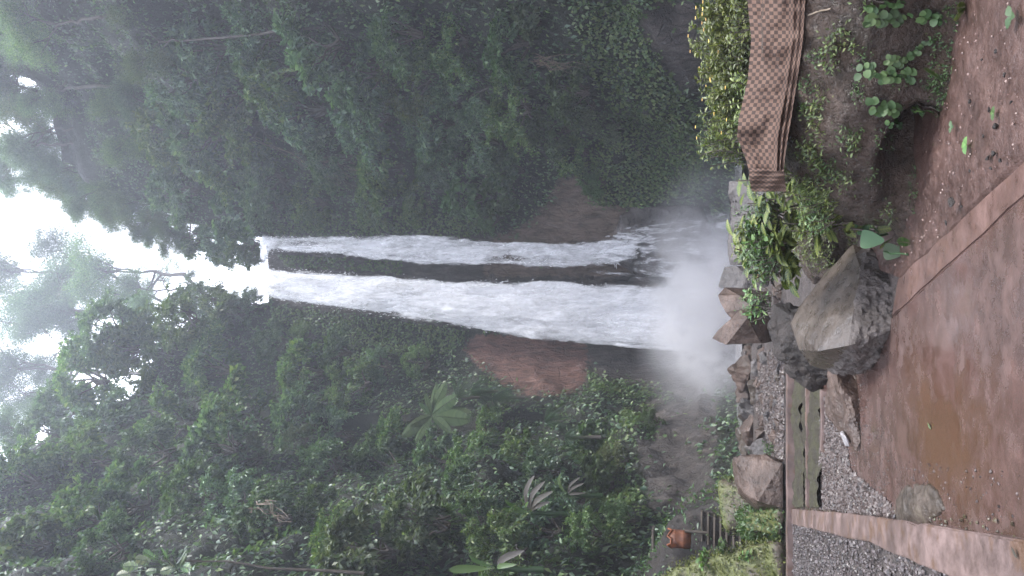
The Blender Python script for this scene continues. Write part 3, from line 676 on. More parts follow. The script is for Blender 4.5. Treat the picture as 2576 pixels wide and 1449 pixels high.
main = [(660, 655, 758, 60.3), (672, 664, 752, 59.9), (700, 672, 757, 59.6), (760, 678, 765, 59.4), (850, 683, 780, 59.2), (1000, 692, 802, 59), (1150, 703, 822, 58.8), (1300, 706, 845, 58.6), (1400, 706, 858, 58.4),
        (1550, 716, 868, 58.1), (1700, 722, 882, 57.8), (1830, 715, 892, 57.4)]
side = [(664, 598, 660, 60.9), (690, 594, 632, 60.5), (750, 594, 634, 60.2), (850, 596, 640, 60.1), (950, 597, 650, 60), (1050, 597, 658, 59.9), (1150, 602, 662, 59.9), (1250, 610, 664, 59.8), (1350, 614, 668, 59.7),
        (1450, 618, 668, 59.6), (1550, 606, 662, 59.4), (1600, 612, 650, 59.2)]
def spray(prof, n, seed, l0=.08, l1=.34, out=.6):
    g = np.random.default_rng(seed); pr = np.array(prof, float)
    x = g.uniform(pr[0, 0] + 6, pr[-1, 0], n); ya, yb, Yd = (np.interp(x, pr[:, 0], pr[:, k]) for k in (1, 2, 3))
    k = g.beta(1.15, 1.15, n); k = k + g.normal(size=n) * .03 * out
    P = W(x, ya + (yb - ya) * k, Yd - .75 - g.random(n) * .5)
    q = fbm(P * np.array([.9, .9, .4]), 3, seed); keep = q + g.random(n) * .5 > .12; P = P[keep]; n = len(P)
    L = g.uniform(l0, l1, n) * g.uniform(.5, 1, n); Wd = L * g.uniform(.15, .35, n)
    D = unit(np.c_[g.normal(size=n) * .25, g.normal(size=n) * .25, -np.ones(n)]); Sd = unit(np.cross(D, rand_dirs(n))); N = np.cross(Sd, D)
    V = np.stack([P, P + D * L[:, None], P + D * (L * .6)[:, None] + Sd * (Wd * .5)[:, None], P + D * (L * .6)[:, None] - Sd * (Wd * .5)[:, None],
                  P + D * (L * .6)[:, None] + N * (Wd * .5)[:, None], P + D * (L * .6)[:, None] - N * (Wd * .5)[:, None]], 1)
    T = np.array([(0, 2, 4), (0, 4, 3), (0, 3, 5), (0, 5, 2), (1, 4, 2), (1, 3, 4), (1, 5, 3), (1, 2, 5)])
    return V.reshape(-1, 3), (T[None] + (np.arange(n) * 6)[:, None, None]).reshape(-1, 3)
msp, nt, b, o = newmat('water_drops'); b.inputs['Base Color'].default_value = (.92, .92, .94, 1); b.inputs['Roughness'].default_value = .5
tr = nd(nt, 'ShaderNodeBsdfTranslucent', {'Color': (.95, .95, .97, 1)}); mx = nd(nt, 'ShaderNodeMixShader', {0: .4})
nt.links.new(b.outputs[0], mx.inputs[1]); nt.links.new(tr.outputs[0], mx.inputs[2]); nt.links.new(mx.outputs[0], o.inputs['Surface'])
def fall(name, label, prof, nspray, seed, thin=False, fans=()):
    t = thing(name, label, 'waterfall', tuple(W(1830, (prof[-1][1] + prof[-1][2]) / 2, 57.8)))
    off = np.array(t.location)
    for k, (dY, bl, m, gr) in enumerate([(0, .8, MW3 if thin else MW1, .08), (-.5, .9, MW3 if thin else MW2, .15), (-.9, 1.0, MW2, .2)]):
        P, F, e = stream(prof, dY, bl * (.5 if thin else 1), seed + k * 7, grow=gr + (.5 if thin else 0))
        obj(('water_core', 'water_sheet', 'water_veil')[k], make_mesh('water', P - off, F, dict(edge=e)), m, t)
    for k, pf in enumerate(fans):
        P, F, e = stream(pf, -.3, .9, seed + 40 + k * 5); obj('water_fan', make_mesh('water', P - off, F, dict(edge=e)), MW4, t)
    V, F = spray(prof, nspray, seed); obj('spray', make_mesh('spray', V - off, F, None, False), msp, t)
fall('waterfall', 'tall thick white waterfall, the broader of the two beside the red rock face', main, 5000, 3)
fall('waterfall', 'thinner of the two waterfalls, fanning out over rock steps at its foot', side, 3500, 5, True, [[(1330, 600, 672, 59.3), (1450, 596, 700, 59.1), (1560, 570, 716, 58.8), (1700, 540, 728, 58.2), (1830, 530, 735, 57.6)], [(1545, 560, 700, 58.6), (1640, 545, 712, 58.2), (1740, 530, 722, 57.8), (1830, 520, 735, 57.4)]])
def rill(pts, Y, wpx, label, seed):
    pts = np.array(pts, float); n = 30; t = np.linspace(0, 1, n); tk = np.linspace(0, 1, len(pts))
    x = np.interp(t, tk, pts[:, 0]); y = np.interp(t, tk, pts[:, 1]) + vnoise(np.c_[t * 7, t * 0 + seed, t * 0]) * 5
    P = W(x, y, Y + t * 0)
    for i in range(n):
        h, nn = hit(x[i], y[i])
        if h is not None and abs(h[1] - Y) < 5: P[i] = h + nn * .12
    g = np.random.default_rng(seed + 60); m = 420; f = g.random(m) * (n - 1); i0 = np.minimum(f.astype(int), n - 2); c = P[i0] + (P[i0 + 1] - P[i0]) * (f - i0)[:, None]
    c = c + g.normal(0, 1, (m, 3)) * (wpx * .012 * (.4 + f / n))[:, None] * [1, .6, 1]; D = P[i0 + 1] - P[i0] + g.normal(0, .1, (m, 3)); Q = g.normal(0, .4, (m, 3)) + [0, -1, .3]; L = g.uniform(.15, .5, m)
    V, F, A = leaves(c, D, Q, L, L * .22, 'dia', .2, .1)
    obj('rill', make_mesh('rill', V, F, A), msp, label=label, cat='water rill', group='white rills on the rock steps')
RLB = 'thin white rill of water running over the rock steps under the thinner fall'
for k, (pts, wp_) in enumerate([([(1560, 565), (1600, 545), (1700, 535), (1760, 535)], 6), ([(1540, 640), (1570, 605), (1640, 575), (1740, 560)], 8),
                      ([(1540, 650), (1580, 640), (1660, 630), (1760, 620)], 7), ([(1545, 660), (1600, 655), (1680, 660), (1760, 660)], 7), ([(1600, 600), (1680, 590), (1770, 580)], 8), ([(1600, 625), (1680, 640), (1770, 645)], 9)]):
    rill(pts, 59, wp_, RLB, k)

# rock steps at the foot of the thinner fall
M_WETROCK = rockmat('wet_cliff_stone', (.03, .026, .027), (.07, .06, .058), (.13, .11, .105), .8, (.2, .5), .8, .1)
rock('cliff_step', pxs([(1560, 545, 60), (1590, 520, 60), (1760, 520, 59), (1800, 640, 58.6), (1790, 705, 58.6), (1600, 690, 59.6), (1550, 655, 60), (1560, 600, 59.4), (1650, 600, 58.8), (1780, 560, 63), (1600, 690, 63), (1560, 560, 63)]),
     M_WETROCK, 'wet dark rock step under the foot of the thinner waterfall', 'rock', .3, .35, .5, 71, 1)

# mist: a real cloud of spray
def mistmat(name, dens, nscale, lo, hi, col, aniso=.2):
    m = bpy.data.materials.new(name); m.use_nodes = True; nt = m.node_tree; nt.nodes.clear()
    o = nt.nodes.new('ShaderNodeOutputMaterial'); v = nd(nt, 'ShaderNodeVolumePrincipled', {'Color': (*col, 1), 'Anisotropy': aniso})
    tc = nd(nt, 'ShaderNodeTexCoord').outputs['Object']
    ln = nd(nt, 'ShaderNodeVectorMath', {0: tc}, operation='LENGTH').outputs['Value']
    fall_ = nd(nt, 'ShaderNodeMapRange', {0: ln, 1: 1.0, 2: .15, 3: 0.0, 4: 1.0}, interpolation_type='SMOOTHSTEP').outputs[0]
    n1 = noise(nt, nscale, 4, .6, pos(nt)); k = nd(nt, 'ShaderNodeMapRange', {0: n1, 1: lo, 2: hi, 3: .05, 4: 1.0}).outputs[0]
    nt.links.new(math_(nt, 'MULTIPLY', math_(nt, 'MULTIPLY', fall_, k), dens), v.inputs['Density']); nt.links.new(v.outputs[0], o.inputs['Volume'])
    return m
def ball(name, c, r, m, rot=0):
    bm = bmesh.new(); bmesh.ops.create_icosphere(bm, subdivisions=3, radius=1.0); me = bpy.data.meshes.new(name); bm.to_mesh(me); bm.free()
    o_ = obj(name, me, m, kind='stuff', loc=tuple(c)); o_.scale = r; o_.rotation_euler = (0, rot, 0); return o_
ball('mist', W(1792, 760, 52), (10.6, 8.0, 5.8), mistmat('mist', .36, .33, .4, .62, (.96, .96, 1)))
ball('splash_plume', W(1775, 790, 54.5), (5.6, 3.0, 4.4), mistmat('splash_plume', 3.0, .7, .42, .58, (.98, .98, 1)))
# ------------------------------------------------------------------ mound of earth beside the path
mb = np.array([G(2560, -420)[:2], G(2470, -120)[:2], G(2412, 60)[:2], G(2398, 200)[:2], G(2375, 340)[:2], G(2325, 490)[:2], G(2278, 605)[:2], (.78, 8.5), (.72, 9.7), (.1, 10.3), (-.1, 11.6), (1.2, 13.4)])
mh = np.array([1.22, 1.22, 1.22, 1.22, 1.2, 1.12, .84, .76, .7, .62, .5, .45])
ml = np.r_[0, np.cumsum(np.linalg.norm(np.diff(mb, axis=0), axis=1))]
NU, NV = 260, 90
su = np.linspace(0, ml[-1], NU)
def sm(col): return sum(np.interp(su + k * .15, ml, col) for k in range(-3, 4)) / 7
bx, by, bh = sm(mb[:, 0]), sm(mb[:, 1]), sm(mh)
tx, ty = np.gradient(bx), np.gradient(by); tl = np.hypot(tx, ty); inx, iny = ty / tl, -tx / tl
prof = np.array([(-.02, -.08), (.02, .0), (.10, .10), (.10, .22), (.07, .38), (.12, .56), (.22, .72), (.36, .86), (.55, .96), (.8, 1.0), (1.2, 1.0), (2.2, 1.02), (3.6, 1.0), (5.0, .6), (6.2, -.1)])
pl = np.r_[0, np.cumsum(np.linalg.norm(np.diff(prof, axis=0), axis=1))]
tv = np.r_[np.linspace(0, 1.6, 62), np.linspace(1.65, pl[-1], NV - 62)]
po, pz = np.interp(tv, pl, prof[:, 0]), np.interp(tv, pl, prof[:, 1])
mdir = np.stack([inx, iny], 1); back = unit(mdir * .45 + np.array([.35, .8]))            # the top runs back and to the side
mV = np.zeros((NV, NU, 3))
for j in range(NV):
    k = np.clip((po[j] - .5) / .8, 0, 1); d = unit(mdir * (1 - k) + back * k)
    mV[j, :, 0] = bx + d[:, 0] * po[j]; mV[j, :, 1] = by + d[:, 1] * po[j]; mV[j, :, 2] = pz[j] * bh
mV = mV.reshape(-1, 3)
du = unit(np.c_[np.tile(-inx, NV), np.tile(-iny, NV), np.repeat(np.clip(po * 1.2 - .1, 0, 1), NU) + .2])
lump = fbm(mV * 2.0, 4, 61) * .13 + (.5 - np.abs(fbm(mV * 4.5, 4, 66))) * .07 + fbm(mV * 16, 3, 68) * .022
mpx, mpy = PX(mV); hol = np.exp(-((np.tile(mpy.reshape(NV, NU)[0], NV) - 400) / 85) ** 2) * np.clip((.34 - mV[:, 2] + .1 * vnoise(mV * 3, 91)) / .2, 0, 1) * np.clip((mV[:, 2] + .1) / .08, 0, 1) * (np.repeat(po, NU) < .4)
mV = mV + du * lump[:, None] - np.c_[np.tile(-inx, NV), np.tile(-iny, NV), np.zeros(len(mV))] * (hol * .65)[:, None]
mF = grid_faces(NU, NV)[:, ::-1]
M_MOUND = rockmat('wet_earth', (.026, .018, .013), (.062, .042, .032), (.13, .096, .08), 3.8, (.16, .5), 1.0, .05)
obj('earth_mound', make_mesh('earth_mound', mV, mF), M_MOUND, kind='structure')
MBV = BVHTree.FromPolygons([tuple(v) for v in mV], [tuple(int(i) for i in f) for f in mF])
def mhit(px, py):
    r = MBV.ray_cast(Vector(CAM), Vector(unit(ray(px, py))))
    if r[0] is None: return None, None
    n = np.array(r[1]); p = np.array(r[0])
    return p, (n if n @ (p - CAM) < 0 else -n)

# ------------------------------------------------------------------ chequered mat laid along the edge of the mound
mm_, nt, b, o = newmat('checkered_weave'); au = nd(nt, 'ShaderNodeAttribute', attribute_name='mu').outputs['Fac']; av = nd(nt, 'ShaderNodeAttribute', attribute_name='mv').outputs['Fac']
cv = nd(nt, 'ShaderNodeCombineXYZ', {0: au, 1: av}).outputs[0]
ck = nd(nt, 'ShaderNodeTexChecker', {'Vector': cv, 'Scale': 1.0, 'Color1': (.108, .068, .052, 1), 'Color2': (.038, .025, .020, 1)}).outputs['Color']
dirt = noise(nt, 4, 5, .65, pos(nt)); ck = nd(nt, 'ShaderNodeMixRGB', {'Fac': .75, 'Color1': ck, 'Color2': ramp(nt, dirt, [(.3, (.55, .48, .45)), (.65, (1.1, 1.08, 1.05))])}, blend_type='MULTIPLY').outputs[0]
nt.links.new(ck, b.inputs['Base Color']); b.inputs['Roughness'].default_value = .8; b.inputs['Specular IOR Level'].default_value = .2
wv = math_(nt, 'MULTIPLY', math_(nt, 'ABSOLUTE', math_(nt, 'SINE', math_(nt, 'MULTIPLY', au, 3.1416))), math_(nt, 'ABSOLUTE', math_(nt, 'SINE', math_(nt, 'MULTIPLY', av, 3.1416))))
bp = nd(nt, 'ShaderNodeBump', {'Height': wv, 'Strength': .25, 'Distance': .004}); nt.links.new(bp.outputs[0], b.inputs['Normal'])
def matgrid(ys, tops, bots, Yt, Yb, y0, y1, nu, nv, ku, kv, fold):
    y = np.linspace(y0, y1, nu); t = np.linspace(0, 1, nv); TT, YY = np.meshgrid(t, y, indexing='ij')
    xt, xb, a, c = (np.interp(YY, ys, q) for q in (tops, bots, Yt, Yb))
    PXX = xt + (xb - xt) * TT; D = a + (c - a) * TT ** .8
    P0 = W(PXX, YY, D); D = D - fold(TT, YY, P0)
    for i in range(nv):
        for j in range(nu):
            h, n = mhit(PXX[i, j], YY[i, j])
            if h is not None: D[i, j] = min(D[i, j], h[1] - .03)
    for _ in range(2):
        D[1:-1] = (D[:-2] + 2 * D[1:-1] + D[2:]) / 4; D[:, 1:-1] = (D[:, :-2] + 2 * D[:, 1:-1] + D[:, 2:]) / 4
    D = D - .5 * fold(TT, YY, P0)
    P = W(PXX, YY, D)
    return P.reshape(-1, 3), grid_faces(nu, nv), (YY * ku).ravel(), ((TT * (1 + .45 * np.clip((TT - .7) / .3, 0, 1))) * kv).ravel()
def fold1(T, Y, P):
    pl_ = np.exp(-((T - .80) / .035) ** 2) * .07 + np.exp(-((T - .90) / .03) ** 2) * .055 + np.exp(-((T - .99) / .03) ** 2) * .03
    wav = np.sin(Y * .085 + T * 5) * .012 * np.clip(T * 2 - .6, 0, 1) + np.sin(Y * .24 + 2 * np.sin(Y * .05)) * .006
    hood = np.exp(-((Y - 318) / 34) ** 2) * .11 * np.clip(.55 - T, 0, .6) * 2 - np.clip((Y - 300) / 60, 0, 1) * .10 * np.exp(-((T - .42) / .25) ** 2)
    g = fbm(np.c_[Y.ravel() * .02, T.ravel() * 3, Y.ravel() * 0], 3, 77).reshape(T.shape) * .05
    return pl_ * (.6 + .4 * np.clip(Y / 250, 0, 1)) + wav + hood + g
ys = [-90, 0, 100, 200, 300, 345, 400, 430]
matw = thing('woven_mat', 'brown and cream chequered woven mat draped along the edge of the earth mound', 'mat', tuple(W(2000, 200, 6.4)))
mo = np.array(matw.location)
V, F, a_, c_ = matgrid(ys, [1874, 1880, 1890, 1881, 1858, 1854, 1876, 1884], [2030, 2026, 2020, 2006, 1990, 1982, 1974, 1972], [6.75, 6.8, 6.85, 6.95, 7.1, 7.15, 7.15, 7.1], [6.05, 6.15, 6.2, 6.3, 6.45, 6.5, 6.6, 6.65], -90, 430, 210, 70, 1 / 9.6, 13.5, fold1)
obj('mat_body', make_mesh('mat_body', V - mo, F, dict(mu=a_, mv=c_)), mm_, matw)
BVMAT = BVHTree.FromPolygons([tuple(q) for q in V], [tuple(int(i) for i in f) for f in F])
V, F, a_, c_ = matgrid([424, 450, 482], [1886, 1884, 1892], [1972, 1974, 1978], [7.05, 7.2, 7.55], [6.6, 6.75, 7.05], 424, 482, 40, 36, 1 / 4.6, 14, lambda T, Y, P: .02 * np.sin(T * 9 + Y * .1) + .015 * np.sin(Y * .5))
obj('mat_fold', make_mesh('mat_fold', V - mo, F, dict(mu=a_, mv=c_)), mm_, matw)

# ------------------------------------------------------------------ plants near the camera
def bush(name, label, cat, base, h, r, nleaf, lL, m, seed, group=None, shape='oval', asp=.42, nstem=9, wide=(1, 1), up=.5, flowers=0, fm=None, droop=.25, stemm=None):
    """upright leafy stems, leaves all along them"""
    g = np.random.default_rng(seed); t = thing(name, label, cat, tuple(base), group)
    mbs = MB(); P = []; D = []; N = []; tips = []
    per = max(4, nleaf // nstem)
    for k in range(nstem):
        a = g.uniform(0, 6.28); q = math.sqrt(g.random())
        b0 = np.array([math.cos(a) * q * r * .5 * wide[0], math.sin(a) * q * r * .5 * wide[1], -.04])
        tp_ = np.array([math.cos(a) * q * r * wide[0], math.sin(a) * q * r * wide[1], h * g.uniform(.62, 1.0) * (1 - .3 * q * q)])
        c = curve(b0, tp_, 0, .08 * h, 10, int(g.integers(999))); V, F = tube(c, np.linspace(.012, .004, 10) * (h / .8) ** .5, 5); mbs.add(V, F); tips.append(c[-1])
        u_ = g.beta(1.6, 1.0, per); ii = u_ * 9; i0 = np.minimum(ii.astype(int), 8); pp_ = c[i0] + (c[i0 + 1] - c[i0]) * (ii - i0)[:, None]
        az = g.uniform(0, 6.28, per); dd = np.c_[np.cos(az), np.sin(az), g.normal(up, .35, per)]
        P.append(pp_ + unit(dd) * g.uniform(0, .35, (per, 1)) * lL); D.append(dd); N.append(np.c_[np.cos(az) * .55 + g.normal(0, .3, per), np.sin(az) * .55 + g.normal(0, .3, per) - .25, np.full(per, .8)])
    P, D, N = map(np.concatenate, (P, D, N)); L = lL * g.uniform(.55, 1.15, len(P))
    V, F, A = leaves(P, D, N, L, L * asp, shape, .25, droop); obj('foliage', make_mesh('foliage', V, F, A), m, t)
    obj('stem', mbs.mesh('stem'), stemm or M_BARK, t)
    for k in range(flowers):
        c = tips[k % len(tips)] + g.normal(0, .04, 3) + (0, -.03, .02); a = np.linspace(0, 6.28, 6)[:-1]; dd = np.c_[np.cos(a), np.sin(a) * .8 - .2, np.full(5, .35)]
        fl = np.tile([0, -.5, 1.0], (5, 1)); V, F, A = leaves(np.zeros((5, 3)), dd, fl, .024, .02, 'oval', .1, .1)
        obj('flower', FLOWER if fm is None else make_mesh('flower', V, F, A), fm, t, loc=tuple(c))
    return t
a = np.linspace(0, 6.28, 6)[:-1]; V, F, A = leaves(np.zeros((5, 3)), np.c_[np.cos(a), np.sin(a) * .8 - .2, np.full(5, .35)], np.tile([0, -.5, 1.0], (5, 1)), .018, .015, 'oval', .1, .1)
FLOWER = make_mesh('flower', V, F, A); FLOWER.materials.append(M_PETAL)
def mz(x, y):
    r = MBV.ray_cast(Vector((x, y, 4)), Vector((0, 0, -1))); return r[0].z if r[0] is not None else 1.0
def seat(px, py, Y):
    p = W(px, py, Y); return np.array([p[0], p[1], mz(p[0], p[1])])
HL = ['yellow-flowered shrub at the edge of the photo, behind the far end of the chequered mat', 'tallest bright yellow-flowered shrub behind the chequered mat', 'dense yellow-flowered shrub behind the middle of the mat',
      'yellow-flowered shrub with narrow leaves behind the hump of the mat', 'small yellow-flowered shrub nearest the white mist']
for k, (py, Y, top, r, nl) in enumerate([(20, 7.6, 1752, .42, 900), (95, 7.9, 1738, .40, 800), (185, 7.9, 1766, .40, 900), (265, 8.0, 1768, .36, 800), (345, 8.1, 1748, .30, 520)]):
    b_ = seat(1900, py, Y); h = float(W(top, py, Y)[2] - b_[2])
    bush('flowering_shrub', HL[k], 'shrub', b_, h + .05, r, nl * 4, .052, M_HEDGE, 100 + k, 'yellow flowering shrubs behind the mat', asp=.36, nstem=40, flowers=[9, 9, 8, 7, 5][k], up=.6)
    if k < 4:
        b2 = seat(1900, py + 42, Y - .35)
        bush('leafy_herb', 'low small-leaved green herb between the chequered mat and the flowering shrubs', 'herb', b2, h * .55, .32, 500, .05, M_YEL if k % 2 else M_HEDGE, 140 + k, 'low herbs behind the mat', asp=.34, nstem=18)
for k, (py, Y, h) in enumerate([(395, 8.2, .42), (430, 7.9, .33), (375, 7.7, .36)]):
    bush('leafy_herb', 'loose yellow-green herb at the end of the chequered mat by the mist', 'herb', seat(1900, py, Y), h, .26, 420, .045, M_YEL, 160 + k, 'herbs at the end of the mat', asp=.32, nstem=16)
# variegated shrubs between the mat and the boulder
def croton(px, py, Y, top, label, seed, m, n=13, L=.15, spread=.16):
    n = int(n * 2.4); L = L * 1.15; g = np.random.default_rng(seed); b_ = seat(px, py, Y); hd = W(top, py, Y); hh = hd - b_
    t = thing('variegated_shrub', label, 'shrub', tuple(b_), 'yellow-veined variegated shrubs')
    c = curve((0, .05, -.05), hh, 0, .05, 9, seed); V, F = tube(c, np.linspace(.012, .006, 9), 5); obj('stem', make_mesh('stem', V, F), M_BARK, t)
    k = np.arange(n); az = k * 2.4 + g.random() * 6; f = g.uniform(0, 1, n) ** .7; i0 = (2 + f * 6.0).astype(int)
    P = c[i0] + g.normal(0, .035, (n, 3)) * [1.6, 1, 1]; el = -.75 + 1.3 * f; D = np.c_[np.cos(az), np.sin(az) * .8, el]; N = np.c_[np.cos(az) * (.8 - .7 * f), np.sin(az) * (.8 - .7 * f) - .35, np.full(n, .7)]
    l = L * g.uniform(.7, 1.15, n); V, F, A = leaves(P, D, N, l, l * .54, 'oval', .12, .25); obj('foliage', make_mesh('foliage', V, F, A), m, t)
CL = ['variegated shrub with drooping leaves at the folded end of the mat', 'pale yellow-veined shrub leaning over the grey rock', 'variegated shrub with the brightest cream-veined leaves against the mist',
      'cream-veined shrub whose leaf tips touch the mist, nearer the rocks', 'variegated shrub in the middle of the leafy bank', 'dark-leaved variegated shrub low in the leafy bank', 'variegated shrub in front of the small grey block',
      'broad-leaved veined shrub hanging towards the big boulder', 'veined shrub with wide pale leaves just above the big boulder', 'dark green variegated shrub in the shade of the leafy bank', 'small veined shrub beside the fold of the mat', 'leafy variegated shrub beside the bare twigs']
for k, (px, py, Y, top, n, L, m) in enumerate([(1960, 455, 7.7, 1850, 11, .13, 1), (1960, 512, 7.9, 1880, 13, .14, 1), (1990, 585, 8.0, 1846, 16, .15, 2), (1990, 625, 8.2, 1848, 14, .15, 2), (2000, 560, 7.8, 1915, 14, .14, 0), (2020, 610, 7.7, 1940, 14, .15, 0),
                                               (2000, 660, 8.3, 1880, 13, .15, 1), (2080, 650, 8.1, 1985, 13, .16, 0), (2060, 690, 8.4, 2000, 12, .17, 1), (2050, 580, 7.6, 1990, 14, .13, 0), (1990, 500, 7.5, 1925, 11, .12, 0), (2000, 535, 8.1, 1898, 14, .14, 1)]):
    croton(px, py, Y, top, CL[k], 200 + k, (M_CROTON, M_CROTON, M_CROTONP)[m] if m != 1 or k % 2 else M_CROTON, n, L)
BL = ['bright green broad-leaved herb in the hollow between the boulder and the mound', 'dark fine-leaved bush under the variegated shrubs', 'green herb with pointed leaflets under the variegated shrubs', 'low green creeper bush along the upper edge of the big boulder',
      'small dark bush with yellow leaf tips perched above the boulder next to the pointed rock', 'mossy-leaved bush under the folded end of the mat', 'fine-leaved light bush sloping down from the mat fold']
for k, (px, py, Y, h, r, n, L, m, asp) in enumerate([(2080, 600, 7.9, .34, .22, 150, .085, M_BRIGHT, .6), (2060, 570, 8.0, .45, .40, 700, .07, M_DARK, .4), (2070, 630, 7.9, .38, .28, 420, .075, M_FERN, .3), (2120, 655, 8.3, .3, .26, 420, .05, M_MID, .6),
                                                     (1990, 770, 9.6, .34, .2, 160, .10, M_MID, .3), (1990, 500, 7.3, .25, .25, 500, .04, M_YEL, .35), (2040, 530, 7.4, .28, .3, 600, .045, M_MID, .3)]):
    bush('leafy_bush', BL[k], 'bush', seat(px, py, Y), h, r, n, L, m, 240 + k, asp=asp, nstem=20, up=.35)
# thin bare shrub against the mist, with the orange flower
def twigplant(px, py, Y, top, label, seed, m=M_MID, flower=False, spread=.25, n=5):
    g = np.random.default_rng(seed); b_ = seat(px, py, Y); hh = float(W(top, py, Y)[2] - b_[2]); t = thing('twiggy_plant', label, 'plant', tuple(b_)); mb_ = MB(); P = []; D = []
    for k in range(n):
        tip = np.array([g.uniform(-spread, spread), g.uniform(-.1, .1), hh * g.uniform(.7, 1)]); c = curve((0, 0, -.05), tip, 0, .06, 10, k + seed); mb_.add(*tube(c, np.linspace(.006, .002, 10), 4))
        for q in range(14):
            i = int(g.integers(5, 10)); P.append(c[i] + g.normal(0, .02, 3)); D.append(np.array([g.normal(), g.normal(), g.normal(.1, .6)]))
    obj('stem', mb_.mesh('stem'), M_BARK, t); P = np.array(P); V, F, A = leaves(P, np.array(D), np.tile([0, -.3, 1.], (len(P), 1)), .03, .014, 'oval'); obj('foliage', make_mesh('foliage', V, F, A), m, t)
    if flower:
        az = np.linspace(0, 6.28, 8)[:-1]; V, F, A = leaves(np.zeros((7, 3)), np.c_[np.cos(az), np.sin(az) - .4, np.full(7, .5)], np.tile([0, -.6, 1.], (7, 1)), .045, .03, 'oval'); obj('flower', make_mesh('flower', V, F, A), M_ORANGE, t, loc=(0, -.02, hh * .95))
twigplant(1960, 575, 8.1, 1822, 'thin twig with tiny leaves reaching up into the mist', 301)
twigplant(2000, 690, 8.6, 1905, 'twiggy plant with one small orange flower beside the grey block', 302, M_YEL, True, .1, 3)
twigplant(2010, 745, 9.4, 1850, 'almost bare twiggy plant in front of the pointed brown rock', 303, M_MID, False, .3, 4)
# two taro plants
def taro(label, base, lv, seed):
    t = thing('taro_plant', label, 'plant', tuple(base))
    for (tip, dd, nn, L) in lv:
        tip = np.array(tip) - base; c = curve((0, 0, -.03), tip, .03, .02, 8, seed); V, F = tube(c, np.linspace(.009, .006, 8), 6); obj('leaf_stalk', make_mesh('leaf_stalk', V, F), M_FERN, t)
        V, F, A = leaves(np.array([tip]), np.array([dd], float), np.array([nn], float), L, L * .82, 'heart', .2, .12); A['rnd'] = np.full(len(V), (seed * .37) % 1)
        q = obj('leaf', make_mesh('leaf', V, F, A), M_TARO, t); q.modifiers.new('thick', 'SOLIDIFY').thickness = .003
        sm_ = q.modifiers.new('sub', 'SUBSURF'); sm_.levels = 2; sm_.render_levels = 2
tb = G(2225, 590, .12)
taro('taro plant with three glossy heart-shaped leaves between the mound and the boulder', tb, [(W(2152, 575, 7.7), (.25, -.5, -.75), (0, -.75, .6), .2), (W(2165, 600, 7.5), (-.15, -.6, -.8), (-.1, -.8, .5), .23), (W(2180, 560, 7.6), (.5, -.5, -.5), (.2, -.6, .7), .2)], 1)
taro('small taro plant with one drooping heart-shaped leaf at the corner of the slab strip', G(2275, 640, .04), [(W(2222, 632, 7.6), (-.05, -.5, -.85), (-.2, -.85, .4), .21)], 2)
# shingle plants climbing the mound face: leaf pairs pressed against the soil
SHL = ['shingle plant with the palest yellow-green leaf pairs, climbing the middle of the mound face', 'bright green shingle plant under the stalks at the edge of the photo', 'short light shingle plant between two longer ones on the mound face', 'bluish glossy shingle plant below the hump of the mat',
       'dark shingle plant in the shade at the foot of the mound, near the fern', 'dull green shingle plant at the foot of the mound by the photo edge', 'shingle plant cut by the edge of the photo beside the stalks', 'few yellowing shingle leaves beside the dark hollow', 'long thin trail of small shingle leaves above the fern']
for k, (x0, x1, y0, y1, n, L) in enumerate([(2300, 2172, 192, 184, 13, .078), (2275, 2178, 46, 38, 10, .08), (2278, 2230, 150, 140, 7, .072), (2262, 2192, 268, 258, 8, .08), (2378, 2305, 275, 255, 8, .07), (2365, 2300, 45, 30, 8, .075), (2262, 2182, 2, -4, 9, .07), (2265, 2232, 318, 308, 4, .06), (2345, 2285, 100, 132, 8, .05)]):
    P = []; D = []; N = []; cen = []
    n = int(n * 1.25)
    for i in range(n):
        f = i / (n - 1); h, nn = mhit(x0 + (x1 - x0) * f, y0 + (y1 - y0) * f + 2.5 * math.sin(i * 1.3))
        if h is None: continue
        cen.append(h + nn * .012)
        for s in (-1, 1):
            P.append(h + nn * (.016 + .006 * i % 3)); D.append(np.array([s * 1.0, 0, .35]) - nn * (nn[0] * s) + nn * .12); N.append(nn + np.array([0, 0, .35]) + rng.normal(0, .12, 3))
    if len(P) < 4: continue
    P, D, N = map(np.array, (P, D, N)); t = thing('shingle_plant', SHL[k], 'climbing plant', tuple(P[0])); L_ = L * .74 * rng.uniform(.55, 1.2, len(P)); D = D + rng.normal(0, .28, D.shape); P = P + rng.normal(0, .006, P.shape)
    V, F, A = leaves(P - P[0], D, N, L_, L_ * .95, 'round', .12, .22); obj('foliage', make_mesh('foliage', V, F, A), M_FERN if k in (4, 5, 8) else M_SHINGLE, t)
    V, F = tube(np.array(cen) - P[0], .005, 5); obj('stem', make_mesh('stem', V, F), M_BARK, t)
